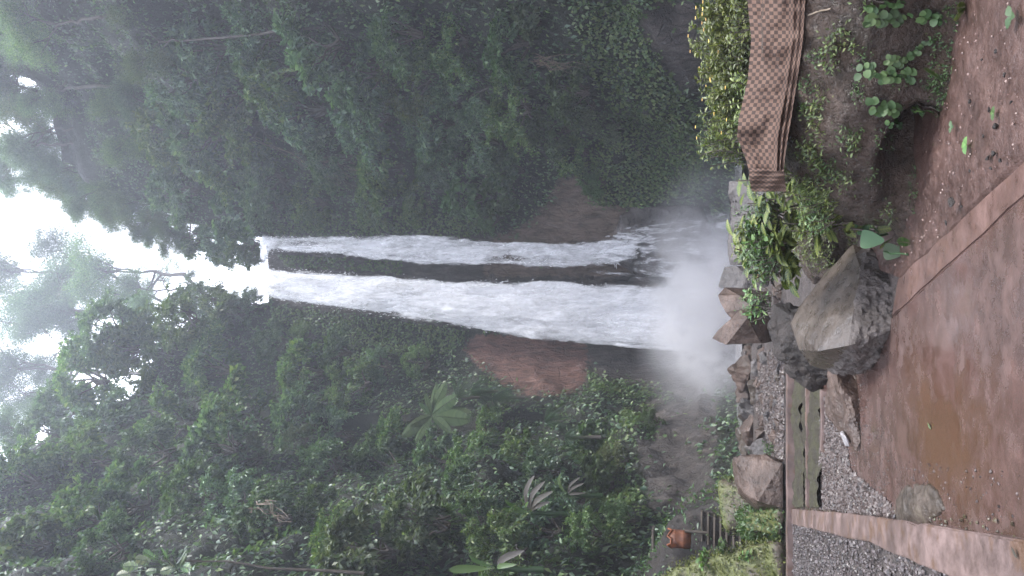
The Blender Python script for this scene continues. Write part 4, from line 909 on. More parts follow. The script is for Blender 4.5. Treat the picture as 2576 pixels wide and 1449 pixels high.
# ferns on the mound
def fern(label, base, tips, wd, m, name='fern', cat='fern', off=True, n=18, lw=.26, sag=.15):
    t = thing(name, label, cat, tuple(base))
    for tip in tips:
        v_ = np.array(tip) - base; L = np.linalg.norm(v_); d = v_ / L; d = unit(d + np.array([0, 0, sag]))
        mid, P, D, N, l = frond((0, 0, 0), d, L, wd, n, sag * 1.05); V, F, A = leaves(P, D, N, l, l * lw, 'oval', .1, .15)
        fo = obj('frond', make_mesh('frond', V, F, A), m, t); V, F = tube(mid, np.linspace(.02, .006, n) * wd, 4); obj('midrib', make_mesh('midrib', V, F), m, fo)
for lb, bp_, tp_, wd, m in [('dark green fern frond at the foot of the mound, below the shingle plants', (2372, 208), [(2312, 168)], .055, M_FERN), ('yellow-green fern frond beside the dark hollow in the mound', (2374, 318), [(2340, 372)], .04, M_BRIGHT),
                            ('small yellowish fern on the mud by the photo edge', (2428, 22), [(2392, 52), (2400, 20)], .045, M_YEL), ('little fern beside the small taro plant', (2290, 612), [(2248, 606)], .05, M_FERN), ('curled young fern frond next to the dark fern', (2368, 196), [(2350, 150)], .018, M_YEL)]:
    h, nn = mhit(*bp_); h = G(*bp_) if h is None else h
    fern(lb, h + np.array([0, -.03, .0]), [W(a_[0], a_[1], h[1] - .12) for a_ in tp_], wd, m)
# weeds, moss and creeping herbs on the mound: uncountable
def cover_mound(name, n, regions, lL, m, asp, seed, lift=.02):
    g = np.random.default_rng(seed); P = []; D = []; N = []
    for (x0, y0, x1, y1, k) in regions:
        cl = [(g.uniform(x0, x1), g.uniform(y0, y1)) for _ in range(max(2, k // 45))]
        for i in range(k):
            c = cl[int(g.integers(len(cl)))]; h, nn = mhit(c[0] + g.normal() * 13, c[1] + g.normal() * 16)
            if h is None or h[1] > 12 or BVMAT.ray_cast(Vector(CAM), Vector(unit(h - CAM)))[0] is not None: continue
            P.append(h + nn * g.uniform(0, lift)); D.append(nn * g.uniform(.3, .9) + g.normal(0, .55, 3) + np.array([0, 0, .35])); N.append(nn + np.array([0, 0, .7]) + g.normal(0, .3, 3))
    P, D, N = map(np.array, (P, D, N)); L = lL * g.uniform(.5, 1.3, len(P)); V, F, A = leaves(P, D, N, L, L * asp, 'dia', .2, .3)
    obj(name, make_mesh(name, V, F, A), m, kind='stuff')
cover_mound('creeping_weeds', 0, [(2015, 220, 2060, 400, 330), (2010, 400, 2080, 560, 500), (2060, 70, 2140, 130, 120), (2060, 150, 2140, 260, 90), (2100, 330, 2200, 480, 130), (2110, 500, 2240, 640, 300), (2140, 10, 2200, 130, 60), (1990, 460, 2080, 600, 600)], .036, M_YEL, .42, 401, .03)
cover_mound('creeping_weeds', 0, [(2340, 30, 2420, 260, 500), (2360, 250, 2420, 420, 450), (2300, 440, 2400, 620, 500), (2250, 600, 2300, 700, 350), (2010, 100, 2300, 500, 380), (2020, 200, 2060, 300, 120), (2000, 420, 2110, 560, 250)], .024, M_SHINGLE, .5, 402, .025)
cover_mound('mound_moss', 0, [(1890, 20, 1960, 470, 2600), (1960, 470, 2090, 660, 2500)], .045, M_HEDGE, .3, 403, .06)
# stalks, pebbles and fallen leaves on the mud
for k, (a0, a1) in enumerate([((2012, 8), (2160, -6)), ((2014, 26), (2120, 12)), ((2012, 40), (2090, 22))]):
    h0, h1 = W(a0[0], a0[1], 6.05), W(a1[0], a1[1], 5.8); V, F = tube(curve(h0, h1, .02, .03, 10, k), .007, 5)
    obj('dry_stalk', make_mesh('dry_stalk', V, F), M_TWIG, label='thin dry brown stalk hanging from the mat down the mound at the photo edge', cat='stalk', group='dry stalks under the mat')
pb = [rockmesh('pebble', rand_dirs(12) * [1, .75, .5], .3, .06, 2, 90 + k, 2) for k in range(3)]
for me in pb: me.materials.append(M_ROCKD)
for k, (x, y, r) in enumerate([(2488, 275, .022), (2504, 318, .03), (2475, 340, .02), (2485, 395, .03), (2500, 385, .028), (2520, 400, .03), (2395, 508, .05), (2440, 255, .02), (2530, 190, .025), (2505, 130, .018), (2470, 150, .015), (2545, 260, .02), (2492, 425, .02), (2440, 430, .016), (2420, 520, .02), (2380, 560, .025)]):
    p = G(x, y, .04); o = obj('pebble', pb[k % 3], None, label='largest dark oval pebble, at the edge of the mud under the dark hollow' if k == 6 else 'small dark pebble lying on the red-brown mud path', cat='pebble', group=None if k == 6 else 'pebbles on the mud path', loc=tuple(p + (0, 0, r * .1)))
    o.scale = (r,) * 3; o.rotation_euler = (0, 0, k * 1.7)
gravel('mud_grit', [A0, A1, A2, (eb[-1][0], eb[-1][1]), (eb[60][0], eb[60][1]), (eb[20][0], eb[20][1])], 2600, .004, .012, .03, 9, [(.06, .035, .03), (.12, .07, .06), (.2, .14, .12)])
for k, (x, y, L, m, lb) in enumerate([(2545, 40, .10, M_TARO, 'bluish seedling leaf on the mud near the photo edge'), (2430, 365, .09, M_BRIGHT, 'green leafy sprig on the mud in front of the dark hollow'), (2395, 320, .07, M_TARO, 'round grey-green leaf at the mouth of the dark hollow'), (2500, 285, .06, M_BRIGHT, 'small green sprig among the dark pebbles')]):
    p = G(x, y, .05); n = 3; az = np.array([0.3, 2.6, 4.4]) + k; V, F, A = leaves(np.zeros((n, 3)), np.c_[np.cos(az), np.sin(az), np.full(n, .5)], np.tile([0, -.4, 1.], (n, 1)), L * .7, L * .5, 'oval', .2, .4)
    obj('seedling', make_mesh('seedling', V, F, A), m, label=lb, cat='seedling', loc=tuple(p))
for k, (x, y) in enumerate([(2342, 1275 - 195), (2560, 1405), (2370, 1385 - 110)]):
    p = G(x, y, .006 if k != 1 else .1); V, F, A = leaves(np.zeros((1, 3)), np.array([[.6, .8, .06]]), np.array([[0, 0, 1.]]), .07, .03, 'oval', .3, -.1)
    obj('fallen_leaf', make_mesh('fallen_leaf', V, F, A), (M_DARK, M_DRY, M_DRY)[k], label=['small dark leaf lying in the orange puddle', 'pale yellow leaf on the near end of the kerb', 'dry curled leaf at the mossy half-buried stone'][k], cat='leaf', loc=tuple(p))
# ------------------------------------------------------------------ creeping cover on the cliff: uncountable small leaves
FINE = [[(1430, 0), (1700, 0), (1690, 200), (1770, 300), (1770, 480), (1600, 520), (1470, 510), (1440, 420), (1560, 300), (1480, 200)], [(680, 770), (1180, 835), (1160, 890), (1000, 900), (700, 850)], [(700, 640), (1010, 655), (1010, 688), (720, 672)],
        [(700, 530), (1250, 540), (1200, 604), (690, 596)], [(1470, 930), (1720, 930), (1740, 1010), (1600, 1010), (1480, 990)], [(1560, 1030), (1680, 1030), (1690, 1110), (1570, 1120)], [(1450, 1060), (1560, 1090), (1620, 1290), (1560, 1400), (1450, 1300)]]
def cover(name, n, fine, lL, mats, asp, seed, shape='dia'):
    g = np.random.default_rng(seed); s = g.uniform(.03, .97, n); z = g.uniform(.2, 57, n); x, y, nx, ny = planxy(s); z = np.minimum(z, rim(x, y) - .2)
    P = cliffpt(s, z); e = 2e-4; a = cliffpt(s + e, z) - P; c = cliffpt(s, z + .15) - P; N = unit(np.cross(a, c)); flip = (N[:, 0] * nx + N[:, 1] * ny) < 0; N[flip] *= -1
    px, py = PX(P); k = (px > -120) & (px < 1900) & (py > -120) & (py < 1570)
    fz = np.zeros(n, bool)
    for q in FINE: fz |= inpoly(px, py, q)
    br = np.zeros(n, bool); jx, jy = px + g.normal(0, 9, n), py + g.normal(0, 9, n)
    for q in BARE: br |= inpoly(jx, jy, q)
    if fine: br &= ~inpoly(px, py, FINE[2])
    dk = np.zeros(n, bool)
    for q in DARKB: dk |= inpoly(jx, jy, q)
    patch = fbm(P * .45, 3, seed + 5)
    k &= ~(br & (patch < .62)) & ~(dk & (patch < .34)) & (fz if fine else (~fz | (g.random(n) < .25))) & (patch > -.38)
    P, N = P[k], N[k]; n = len(P); D = np.array([0, 0, -.75]) + N * .5 + g.normal(0, .45, (n, 3)); Nn = N * .8 + np.array([0, 0, .75]) + g.normal(0, .3, (n, 3)); L = lL * g.uniform(.5, 1.25, n)
    V, F, A = leaves(P + N * g.uniform(.02, .35, (n, 1)), D, Nn, L, L * asp, shape, .2, .25)
    obj(name, make_mesh(name, V, F, A), mats, kind='stuff')
cover('cliff_creepers', 80000, False, .34, M_DARK, .5, 501); cover('cliff_creepers', 50000, False, .38, M_BLUE, .5, 502); cover('cliff_moss_leaves', 300000, True, .27, M_CREEP, .75, 503); cover('cliff_moss_leaves', 200000, True, .25, M_FERN, .75, 504)
cover('cliff_creepers', 15000, False, .34, M_MID, .5, 505)

# ------------------------------------------------------------------ shrubs on the cliff
def shrubmesh(seed, ratio, n, shape='dia', asp=.5, strands=0, nclump=40, droop=.25, big=.21):
    g = np.random.default_rng(seed); c = rand_dirs(nclump); c = c[c[:, 2] > -.75]; nc = len(c); rr = 1 + .45 * fbm(c * 1.6 + seed, 3, seed); c = c * (rr * g.uniform(.72, 1.02, nc))[:, None] * [1, 1, .82]
    i = g.integers(0, nc, n); o_ = g.normal(0, 1, (n, 3)); o_ = unit(o_) * (g.random((n, 1)) ** .45) * big * g.uniform(.7, 1.3, nc)[i][:, None]
    P = c[i] + o_ * [1, 1, .75]; outd = unit(P * [1, 1, 1.2]); D = outd * .7 + unit(o_) * .5 + np.array([0, 0, -.35]) + g.normal(0, .4, (n, 3)); N = unit(o_) * .45 + outd * .35 + np.array([0, 0, .75]) + g.normal(0, .25, (n, 3))
    mbm = MB()
    for k in range(strands):                                             # long sprays of leaves that hang or reach out
        b_ = c[int(g.integers(nc))]; d = unit(b_ * [1, 1, .6] + g.normal(0, .3, 3)); q = np.linspace(0, 1, 12)[:, None]; L = g.uniform(.35, .8)
        pts = b_ + d * q * L + np.array([0, 0, 1]) * (q * .25 - q ** 2 * .75) * L; mbm.add(*tube(pts, np.linspace(.012, .004, 12), 4))
        r_ = np.repeat(pts, 3, 0); P = np.concatenate([P, r_]); sd_ = g.normal(0, 1, (36, 3)) + [0, 0, -.4]; D = np.concatenate([D, sd_]); N = np.concatenate([N, np.tile([0, -.2, 1.], (36, 1)) + g.normal(0, .3, (36, 3))])
    for k in range(9):
        mbm.add(*tube(curve((g.normal(0, .1), g.normal(0, .1), -.85), c[int(g.integers(nc))] * .95, .1, .1, 8, int(g.integers(99))), np.linspace(.04, .012, 8), 5))
    L = ratio * g.uniform(.55, 1.2, len(P)); V, F, A = leaves(P, D, N, L, L * asp, shape, .22, droop)
    return make_mesh('foliage', V, F, A), mbm.mesh('stem')
PROTO = [shrubmesh(11, .15, 3600, strands=24), shrubmesh(12, .19, 2300, strands=26, asp=.55), shrubmesh(13, .24, 1300, 'round', .85, 6), shrubmesh(14, .15, 2300, strands=75, asp=.42), shrubmesh(15, .17, 3000, strands=34, nclump=52, asp=.5),
         shrubmesh(16, .12, 5200, strands=10, nclump=64), shrubmesh(17, .21, 1900, strands=26, asp=.6)]
shr_first = {}
def shrub(px, py, rpx, k, m, label, group=None, push=.55, Y=None, sq=1.0):
    if Y is None:
        h, n = hit(px, py)
        if h is None: h, n = W(px, py, 58), np.array([0, -1, 0])
        if n @ (h - CAM) > 0: n = -n
    else: h, n = W(px, py, Y), np.array([0, -1., 0])
    r = rpx * h[1] / 1960; p = h + n * r * push
    t = thing('shrub', label, 'shrub', tuple(p - np.array([0, 0, .0])), group, (0, 0, random.uniform(0, 6.28)))
    for me, nm, mt in ((PROTO[k][0], 'foliage', m), (PROTO[k][1], 'stem', M_BARK)):
        c = obj(nm, me, None, t); 
        if not len(me.materials): me.materials.append(mt)
        c.material_slots[0].link = 'OBJECT'; c.material_slots[0].material = mt
    t.scale = (r * random.uniform(.9, 1.15), r * random.uniform(.9, 1.15), r * sq * random.uniform(.85, 1.1)); return t
Dk, Bl, Mi, Ye, Pa, Br = M_DARK, M_BLUE, M_MID, M_YEL, M_PALE, M_BRIGHT
g1 = ('vine-covered shrub on the brow of the slope under the open-crowned tree', 'shrubs on the brow of the slope')
g2 = ('dark leafy shrub halfway up the slope across from the mat, away from the falls', 'shrubs halfway up the slope')
g3 = ('loose leafy shrub low on the slope near the banana plant', 'shrubs around the banana plant')
g4 = ('dark leafy shrub high on the shaded cliff on the mat side of the falls', 'shrubs high on the mat side cliff')
g5 = ('hanging bluish-green shrub halfway down the shaded cliff on the mat side', 'shrubs halfway down the mat side cliff')
SH = [(300, 830, 85, 4, Bl, *g1), (470, 800, 75, 0, Mi, *g1), (420, 900, 95, 1, Mi, *g1), (250, 950, 95, 4, Mi, *g1), (130, 1110, 90, 0, Bl, *g1), (200, 1020, 80, 1, Bl, *g1), (330, 880, 70, 6, Mi, *g1), (60, 1240, 90, 4, Mi, *g1),
      (600, 800, 55, 6, Pa, 'round pale-leaved shrub on the brow just beside the waterfall lip, on the red rock side', None), (555, 870, 70, 1, Mi, 'leafy shrub with broad leaves below the brow, one shrub away from the waterfall lip', None),
      (700, 880, 62, 0, Bl, 'dark small-leaved shrub beside the upper part of the thick waterfall', None), (775, 850, 42, 5, Mi, 'little shrub touching the upper edge of the thick waterfall', None), (860, 905, 52, 1, Bl, 'dark green shrub above the red rock face, close to the waterfall', None),
      (960, 935, 52, 5, Bl, 'small dense shrub just above the red rock face', None), (1060, 925, 42, 5, Mi, 'lowest small shrub perched on the top corner of the red rock face', None), (880, 1000, 66, 3, Mi, 'shrub with hanging sprays above the giant-leaved plant', None), (780, 960, 70, 1, Mi, 'yellowish-leaved shrub upslope of the giant-leaved plant', None),
      (550, 960, 85, 4, Mi, *g2), (620, 1050, 95, 1, Mi, *g2), (450, 1060, 95, 0, Mi, *g2), (310, 1080, 95, 4, Bl, *g2), (200, 1200, 95, 1, Mi, *g2), (370, 1190, 95, 0, Bl, *g2), (540, 1150, 90, 6, Bl, *g2), (720, 1090, 80, 4, Bl, *g2), (850, 1085, 75, 1, Bl, *g2), (780, 1200, 80, 0, Dk, *g2), (470, 1280, 90, 4, Dk, *g2),
      (330, 1300, 95, 1, Bl, *g2), (190, 1330, 95, 4, Mi, *g2), (80, 1400, 90, 6, Mi, *g2), (250, 1420, 95, 0, Bl, *g2), (930, 1190, 80, 1, Bl, *g2), (660, 1330, 85, 4, Dk, *g2), (780, 1330, 80, 1, Dk, *g2),
      (560, 1290, 75, 3, Bl, *g2), (1010, 1110, 62, 4, Mi, 'shrub at the foot of the giant-leaved plant, on its shaded side', None),
      (1110, 1180, 62, 1, Bl, *g3), (1200, 1180, 60, 3, Mi, *g3), (1290, 1170, 60, 1, Mi, *g3), (1170, 1260, 66, 4, Bl, *g3), (1260, 1350, 70, 3, Bl, *g3), (1370, 1360, 66, 1, Bl, *g3), (1150, 1340, 66, 3, Mi, *g3), (1460, 1370, 60, 5, Mi, *g3), (1420, 1290, 55, 1, Bl, *g3), (1360, 1210, 55, 4, Bl, *g3), (1240, 1090, 50, 4, Mi, *g3),
      (520, 100, 95, 4, Bl, *g4), (650, 60, 95, 0, Bl, *g4), (560, 220, 90, 1, Mi, *g4), (700, 170, 95, 4, Mi, *g4), (810, 70, 95, 1, Bl, *g4), (640, 330, 90, 0, Mi, *g4), (760, 270, 90, 4, Bl, *g4), (900, 150, 90, 1, Bl, *g4), (560, 400, 80, 4, Mi, *g4), (470, 480, 70, 1, Bl, *g4), (690, 430, 80, 0, Bl, *g4), (450, 330, 90, 4, Mi, *g4), (430, 180, 95, 0, Bl, *g4), (520, 320, 85, 1, Bl, *g4),
      (1000, 50, 85, 4, Dk, *g5), (820, 380, 80, 1, Bl, *g5), (900, 280, 85, 4, Bl, *g5), (1010, 190, 85, 3, Mi, *g5), (1120, 90, 80, 3, Mi, *g5), (1090, 290, 80, 4, Bl, *g5), (960, 400, 75, 1, Mi, *g5), (1180, 210, 80, 3, Bl, *g5), (1200, 350, 75, 3, Bl, *g5), (1280, 110, 70, 1, Dk, *g5), (1290, 250, 75, 3, Mi, *g5), (1090, 400, 66, 0, Bl, *g5), (1380, 290, 66, 4, Dk, *g5), (1440, 200, 66, 1, Dk, *g5),
      (600, 530, 60, 2, Bl, 'broad-leaved bluish shrub at the rim, next to the thinner waterfall lip', None), (680, 500, 62, 6, Bl, 'leafy shrub just under the rim beside the thinner waterfall lip', None), (800, 500, 55, 1, Mi, 'yellowish shrub hanging next to the upper part of the thinner waterfall', None), (940, 500, 55, 0, Mi, 'olive shrub beside the upper middle of the thinner waterfall', None),
      (1060, 500, 50, 1, Mi, 'shrub with small round leaves touching the edge of the thinner waterfall', None), (1170, 480, 55, 2, M_FERN, 'mass of round overlapping leaves above the bare brown rock by the thinner waterfall', None), (1270, 470, 52, 2, M_FERN, 'tongue of round leaves hanging over the brown rock shelf', None), (1240, 540, 36, 5, M_FERN, 'small bright clump of leaves at the lower tip beside the thinner waterfall', None),
      (1290, 420, 55, 6, Bl, 'large-leaved dark plant clump above the round-leaved tongue', None), (1330, 40, 42, 2, Pa, 'patch of pale round leaves in the dark hollow near the photo edge', None), (1530, 300, 36, 3, Pa, 'pale wispy shrub hanging lowest on the shaded cliff', None), (1470, 260, 44, 3, Pa, 'pale shrub hanging above the wispy one on the shaded cliff', None), (1440, 380, 45, 1, Mi, 'mid-green shrub above the mossy wall on the mat side', None),
      (1500, 460, 34, 5, M_FERN, 'rounded bright green clump beside the brown rock shelf', None), (1560, 1180, 48, 5, Ye, 'yellow-green clump of creeper on the dark wet rock above the steps', None), (1480, 1120, 50, 2, M_FERN, 'fresh green round-leaved clump above the dark wet rock', None), (1500, 1220, 52, 2, M_FERN, 'round-leaved creeper clump between the banana plant and the steps', None), (1620, 1075, 36, 5, M_FERN, 'isolated green clump in the middle of the dark wet rock', None), (1570, 1330, 50, 5, M_FERN, 'green clump of creeper just above the rusty bin', None)]
for q in SH: shrub(*q)
g8 = ('bushy shrub crowding the rim beside the thinner waterfall lip, dark against the sky', 'shrubs beside the thinner waterfall lip')
g9 = ('bushy shrub on the brow right beside the thick waterfall lip, dark against the sky', 'shrubs beside the thick waterfall lip')
for px, py, r, k, m, g_, Y, sq in [(615, 612, 46, 1, Mi, g8, 64, 1.3), (550, 596, 50, 4, Bl, g8, 65, 1.3), (640, 645, 24, 0, Mi, g8, 65, 1.8), (490, 590, 50, 1, Mi, g8, 66, 1.3), (570, 640, 34, 4, Mi, g8, 66, 2.2),
                                   (630, 772, 40, 4, Bl, g9, 63, 1.3), (560, 765, 42, 1, Mi, g9, 64, 1.5), (495, 752, 44, 4, Bl, g9, 65, 1.8)]: shrub(px, py, r, k, m, g_[0], g_[1], 0, Y, sq)
# nearer shrubs at the edge of the frame opposite the mat
shrub(1090, 1370, 105, 1, Pa, 'big pale glossy-leaved shrub overhanging the frame edge below the lobed-leaf sapling', None, 1.0, None, .8); shrub(960, 1440, 105, 6, Pa, 'pale broad-leaved shrub cut by the photo edge beside the lobed-leaf sapling', None, 1.0)
shrub(1270, 1450, 90, 3, Mi, 'long-leaved shrub cut by the photo edge next to the banana plant', None, .9); shrub(830, 1430, 85, 4, Mi, 'mid-green shrub around the stem of the lobed-leaf sapling', None, .9)
shrub(660, 1190, 62, 3, Pa, 'grey-green shrub with long drooping sprays standing out against the dark slope', None, 1.1, None, 1.1); shrub(740, 1130, 40, 3, Pa, 'upper drooping grey-green spray shrub next to the larger one', None, 1.1)

# ------------------------------------------------------------------ single leafy plants on the cliff
def hY(px, py, d):
    h, n = hit(px, py); return (h[1] if h is not None else 30) - d
def bigleaf(name, label, cat, px, py, Y, spec, m, wd, lw=.3, sag=.2, n=22, dry=()):
    b_ = W(px, py, Y); t = thing(name, label, cat, tuple(b_)); c = curve((0, .6, -2.2), (0, 0, 0), 0, .2, 6, 3); V, F = tube(c, np.linspace(.14, .08, 6), 7); obj('stem', make_mesh('stem', V, F), M_BARK, t)
    for i, (tx_, ty_, dy) in enumerate(spec):
        tip = W(tx_, ty_, Y + dy) - b_; L = np.linalg.norm(tip); d = unit(tip / L + np.array([0, 0, sag])); mid, P, D, N, l = frond((0, 0, 0), d, L, wd * L, n, sag * 1.02, (0, -.85, .5))
        V, F, A = leaves(P, D, N, l, l * lw, 'oval', .05, .12); fo = obj('frond', make_mesh('frond', V, F, A), M_DRY if i in dry else m, t); V, F = tube(mid, np.linspace(.03, .01, n), 5); obj('midrib', make_mesh('midrib', V, F), m, fo)
bigleaf('giant_leaved_plant', 'plant with huge pale green comb-cut leaves beside the red rock face', 'plant', 1085, 1045, hY(1085, 1045, 5), [(1000, 1105, -.5), (1022, 1075, -.5), (1050, 1010, 0), (1068, 985, -.2), (1125, 960, -.3), (1150, 998, -1), (1185, 1042, -1), (1180, 1055, -1.4), (1135, 1085, -1), (1040, 1120, -.8), (1100, 960, .6)], M_GIANT, .2, .5, .12, 22)
for k, (px, py, sp, lb) in enumerate([(1185, 985, [(1230, 960), (1255, 975), (1275, 985), (1240, 945), (1210, 960), (1225, 1010), (1260, 1005)], 'fern bank leaning over the red rock face'), (1240, 1000, [(1300, 985), (1310, 1005), (1290, 975), (1280, 1020), (1265, 1035)], 'lowest fern of the bank over the red rock face, tips drooping'),
                                      (1370, 1060, [(1400, 1015), (1425, 1025), (1440, 1050), (1410, 1080), (1390, 1020), (1430, 1075)], 'feathery fern above the dark wet rock'), (1420, 1100, [(1465, 1075), (1475, 1100), (1460, 1130), (1440, 1085)], 'second feathery fern, hanging nearer the dark wet rock'), (1150, 1000, [(1165, 945), (1190, 950), (1205, 965), (1140, 940)], 'fern tucked behind the giant-leaved plant')]):
    h, n = hit(px, py); bigleaf('fern', lb, 'fern', px, py, h[1] - 3.0, [(x, y, -.6) for x, y in sp] + [(2 * x / 3 + px / 3 + 14, y + 22, -.8) for x, y in sp[::2]], M_FERND, .14, .15, .3, 30)
def paddle(name, label, cat, px, py, Y, spec, wd):
    b_ = W(px, py, Y); t = thing(name, label, cat, tuple(b_)); V, F = tube(curve((.0, .3, -1.6), (0, 0, 0), 0, .1, 6, 2), np.linspace(.12, .08, 6), 8); obj('stem', make_mesh('stem', V, F), M_FERN, t)
    for tx_, ty_, dy, m in spec:
        tip = W(tx_, ty_, Y + dy) - b_; L = np.linalg.norm(tip); d = tip / L; n = 14; q = np.linspace(0, 1, n); mid = d * (q * L)[:, None]; mid[:, 2] += L * .18 * np.sin(np.pi * q) - 0
        tg = unit(np.gradient(mid, axis=0)); sd_ = unit(np.cross(tg, [.1, -.9, .6])); w_ = wd * L * np.clip(np.sin(np.pi * np.clip((q - .12) / .88, 0, 1)), 0, 1) ** .55; nm = np.cross(sd_, tg)
        V = np.stack([mid - sd_ * w_[:, None] * .5 + nm * w_[:, None] * .14, mid, mid + sd_ * w_[:, None] * .5 + nm * w_[:, None] * .14], 1).reshape(-1, 3); r_ = np.full(len(V), random.random())
        obj('leaf', make_mesh('leaf', V, grid_faces(3, n), dict(rnd=r_, lx=np.tile([-1, 0, 1], n), lt=np.repeat(q, 3))), m, t)
paddle('banana_plant', 'banana plant with bright green paddle leaves and grey dead ones on the slope', 'plant', 1335, 1290, hY(1335, 1290, 5), [(1270, 1255, -.4, Br), (1262, 1280, -.4, Br), (1330, 1262, -.6, Br), (1345, 1195, .2, M_DRY), (1372, 1210, 0, M_DRY), (1392, 1235, -.2, M_DRY), (1385, 1262, -.3, M_DRY), (1285, 1345, -.4, M_FERN), (1305, 1315, -.5, M_FERN)], .17)
paddle('banana_plant', 'ragged banana plant with drooping dead brown leaves above the dark wet rock', 'plant', 1430, 1245, hY(1430, 1245, 4.5), [(1460, 1200, -.3, M_DRY), (1470, 1215, -.4, M_DRY), (1405, 1205, 0, M_FERN), (1475, 1240, -.4, M_DRY), (1410, 1190, -.2, M_FERN)], .12)
paddle('banana_plant', 'banana plant at the photo edge with one long pale hanging leaf', 'plant', 1250, 1430, hY(1250, 1430, 5.5), [(1320, 1385, -.4, M_DRY), (1130, 1435, -.3, Br), (1180, 1395, -.3, M_FERN), (1300, 1420, -.5, M_FERN)], .17)
# breadfruit-like sapling with lobed leaves at the frame edge
sY = hY(560, 1440, 6); sb = W(560, 1430, sY); t = thing('lobed_leaf_sapling', 'sapling with big lobed yellow-green leaves reaching in at the photo edge', 'sapling', tuple(sb)); V, F = tube(curve((-.5, 2, -4), (.1, 0, 1.6), 0, .15, 9, 4), np.linspace(.06, .025, 9), 6); obj('trunk', make_mesh('trunk', V, F), M_BARK, t)
for i, (x, y, m) in enumerate([(352, 1385, Br), (398, 1372, Br), (415, 1400, Ye), (300, 1425, Br), (285, 1448, Ye), (440, 1400, M_FERN), (470, 1385, M_FERN), (440, 1440, M_FERN), (395, 1440, Mi), (480, 1430, Mi), (360, 1440, M_FERN), (330, 1405, Ye)]):
    c_ = W(430 + i * 3, 1425, sY) - sb; tip = W(x, y, sY - .3 * random.random()) - sb; v_ = tip - c_; L = 62 * sY / 1960 * (.8 + .4 * random.random()); c0_ = c_; c_ = tip - unit(v_) * L; mid, P, D, N, l = frond(c_, unit(v_ + np.array([0, 0, .1])), L, L * .3, 9, .15, (.2, -.8, .6)); V, F, A = leaves(P, D + 0.35 * unit(v_), N, l, l * .42, 'oval', .05, .1)
    V2, F2 = tube(np.concatenate([curve(c0_, c_, .05, .02, 4), mid]), .014, 4); ob = obj('leaf', make_mesh('leaf', V, F, A), m, t); obj('midrib', make_mesh('midrib', V2, F2), m, ob)

# ------------------------------------------------------------------ rim trees
def treemesh(seed, H, cr, nl, lL, airy=.5, levels=3, asp=.5):
    g = np.random.default_rng(seed); mbm = MB(); tips = []
    def grow(p, d, L, r, lv):
        q = p + d * L; c = curve(p, q, .04 * L, .1 * L, 7, int(g.integers(9999))); mbm.add(*tube(c, np.linspace(r, r * .62, 7), 7 if lv else 5))
        if lv >= levels: tips.append(c[-1]); tips.append(c[4]); return
        for k in range(int(g.integers(3, 5))):
            a = g.normal(0, 1, 3); nd_ = unit(d * .75 + unit(a) * .75 + np.array([0, 0, .12])); i = 6 if k < 2 else int(g.integers(3, 6)); grow(c[i], nd_, L * g.uniform(.55, .78), r * .58, lv + 1)
    grow(np.array([0, 0, -1.5]), unit(np.array([g.normal(0, .08), g.normal(0, .08), 1])), H * .42 + 1.5, H * .022, 0)
    tips = np.array(tips); n = nl; i = g.integers(0, len(tips), n); o_ = g.normal(0, .52, (n, 3)) * cr * g.uniform(.5, 1.35, len(tips))[i][:, None]; sub_ = g.integers(0, 6, n); off_ = g.normal(0, .55, (len(tips), 6, 3)) * cr
    P = tips[i] + off_[i, sub_] + o_ * .62 * [1, 1, .6]; D = unit(o_) * .7 + g.normal(0, .5, (n, 3)) + [0, 0, -.3]; N = unit(o_) * .35 + np.array([0, 0, .9]) + g.normal(0, .35, (n, 3)); L = lL * g.uniform(.6, 1.2, n)
    V, F, A = leaves(P, D, N, L, L * asp, 'dia', .2, .2); return make_mesh('crown', V, F, A), mbm.mesh('trunk')
TP = [treemesh(31, 12, 1.6, 24000, .27), treemesh(32, 12, 1.8, 26000, .28), treemesh(33, 14, 1.5, 36000, .24), treemesh(35, 18, 2.0, 52000, .25)]
HT = []
for cr_, tr_ in TP:
    co = np.empty(len(cr_.vertices) * 3, np.float32); cr_.vertices.foreach_get('co', co); co = co.reshape(-1, 3); HT.append((np.percentile(co[:, 2], 97), np.percentile(np.hypot(co[:, 0], co[:, 1]), 90)))
def zground(x, y):
    r = BV.ray_cast(Vector((x, y, 120)), Vector((0, 0, -1))); return r[0].z if r[0] is not None else 40.0
def rimtree(px, py, rpx, Y, k, m, label, group=None, top=None):
    for _ in range(14):                                     # step back until it stands on the rim, not in mid-air over the basin
        c = W(px, py, Y); zb = zground(c[0], c[1])
        if c[2] - zb < 13: break
        Y += 1.5
    r = rpx * Y / 1800; topz = c[2] + r * .8; h = max(topz - zb, 4.0)
    t = thing('tree', label, 'tree', (c[0], c[1], zb), group, (0, 0, random.uniform(0, 6.28)))
    for me, nm, mt in ((TP[k][0], 'crown', m), (TP[k][1], 'trunk', M_BARK)):
        q = obj(nm, me, None, t)
        if not len(me.materials): me.materials.append(mt)
        q.material_slots[0].link = 'OBJECT'; q.material_slots[0].material = mt
    sr = r / HT[k][1] * 1.05; ht = HT[k][0] * sr; t.scale = (sr, sr, sr); gap = (topz - ht - zb) / sr
    if gap < -.5: t.scale = (sr, sr, h / HT[k][0])
    elif gap > 1.2:                                            # a taller bare bole below the crown
        bx_ = 0.0
        if -5 < c[0] < 6 and c[1] > 58: bx_ = (-14.0 if c[0] < 3.2 else 9.5) - c[0]; zb = zground(c[0] + bx_, c[1]); gap = max(1.3, (topz - ht - zb) / sr)      # rooted on the solid bank beside the lip, leaning over it
        t.location.z = topz - ht; t.rotation_euler.z = 0; V, F = tube(curve((bx_ / sr, 0, -gap - 1), (0, 0, -1.0), 0, .5, 12, k + int(r * 7)), np.linspace(.3, .26, 12), 8); obj('trunk', make_mesh('trunk', V, F), M_BARK, t)
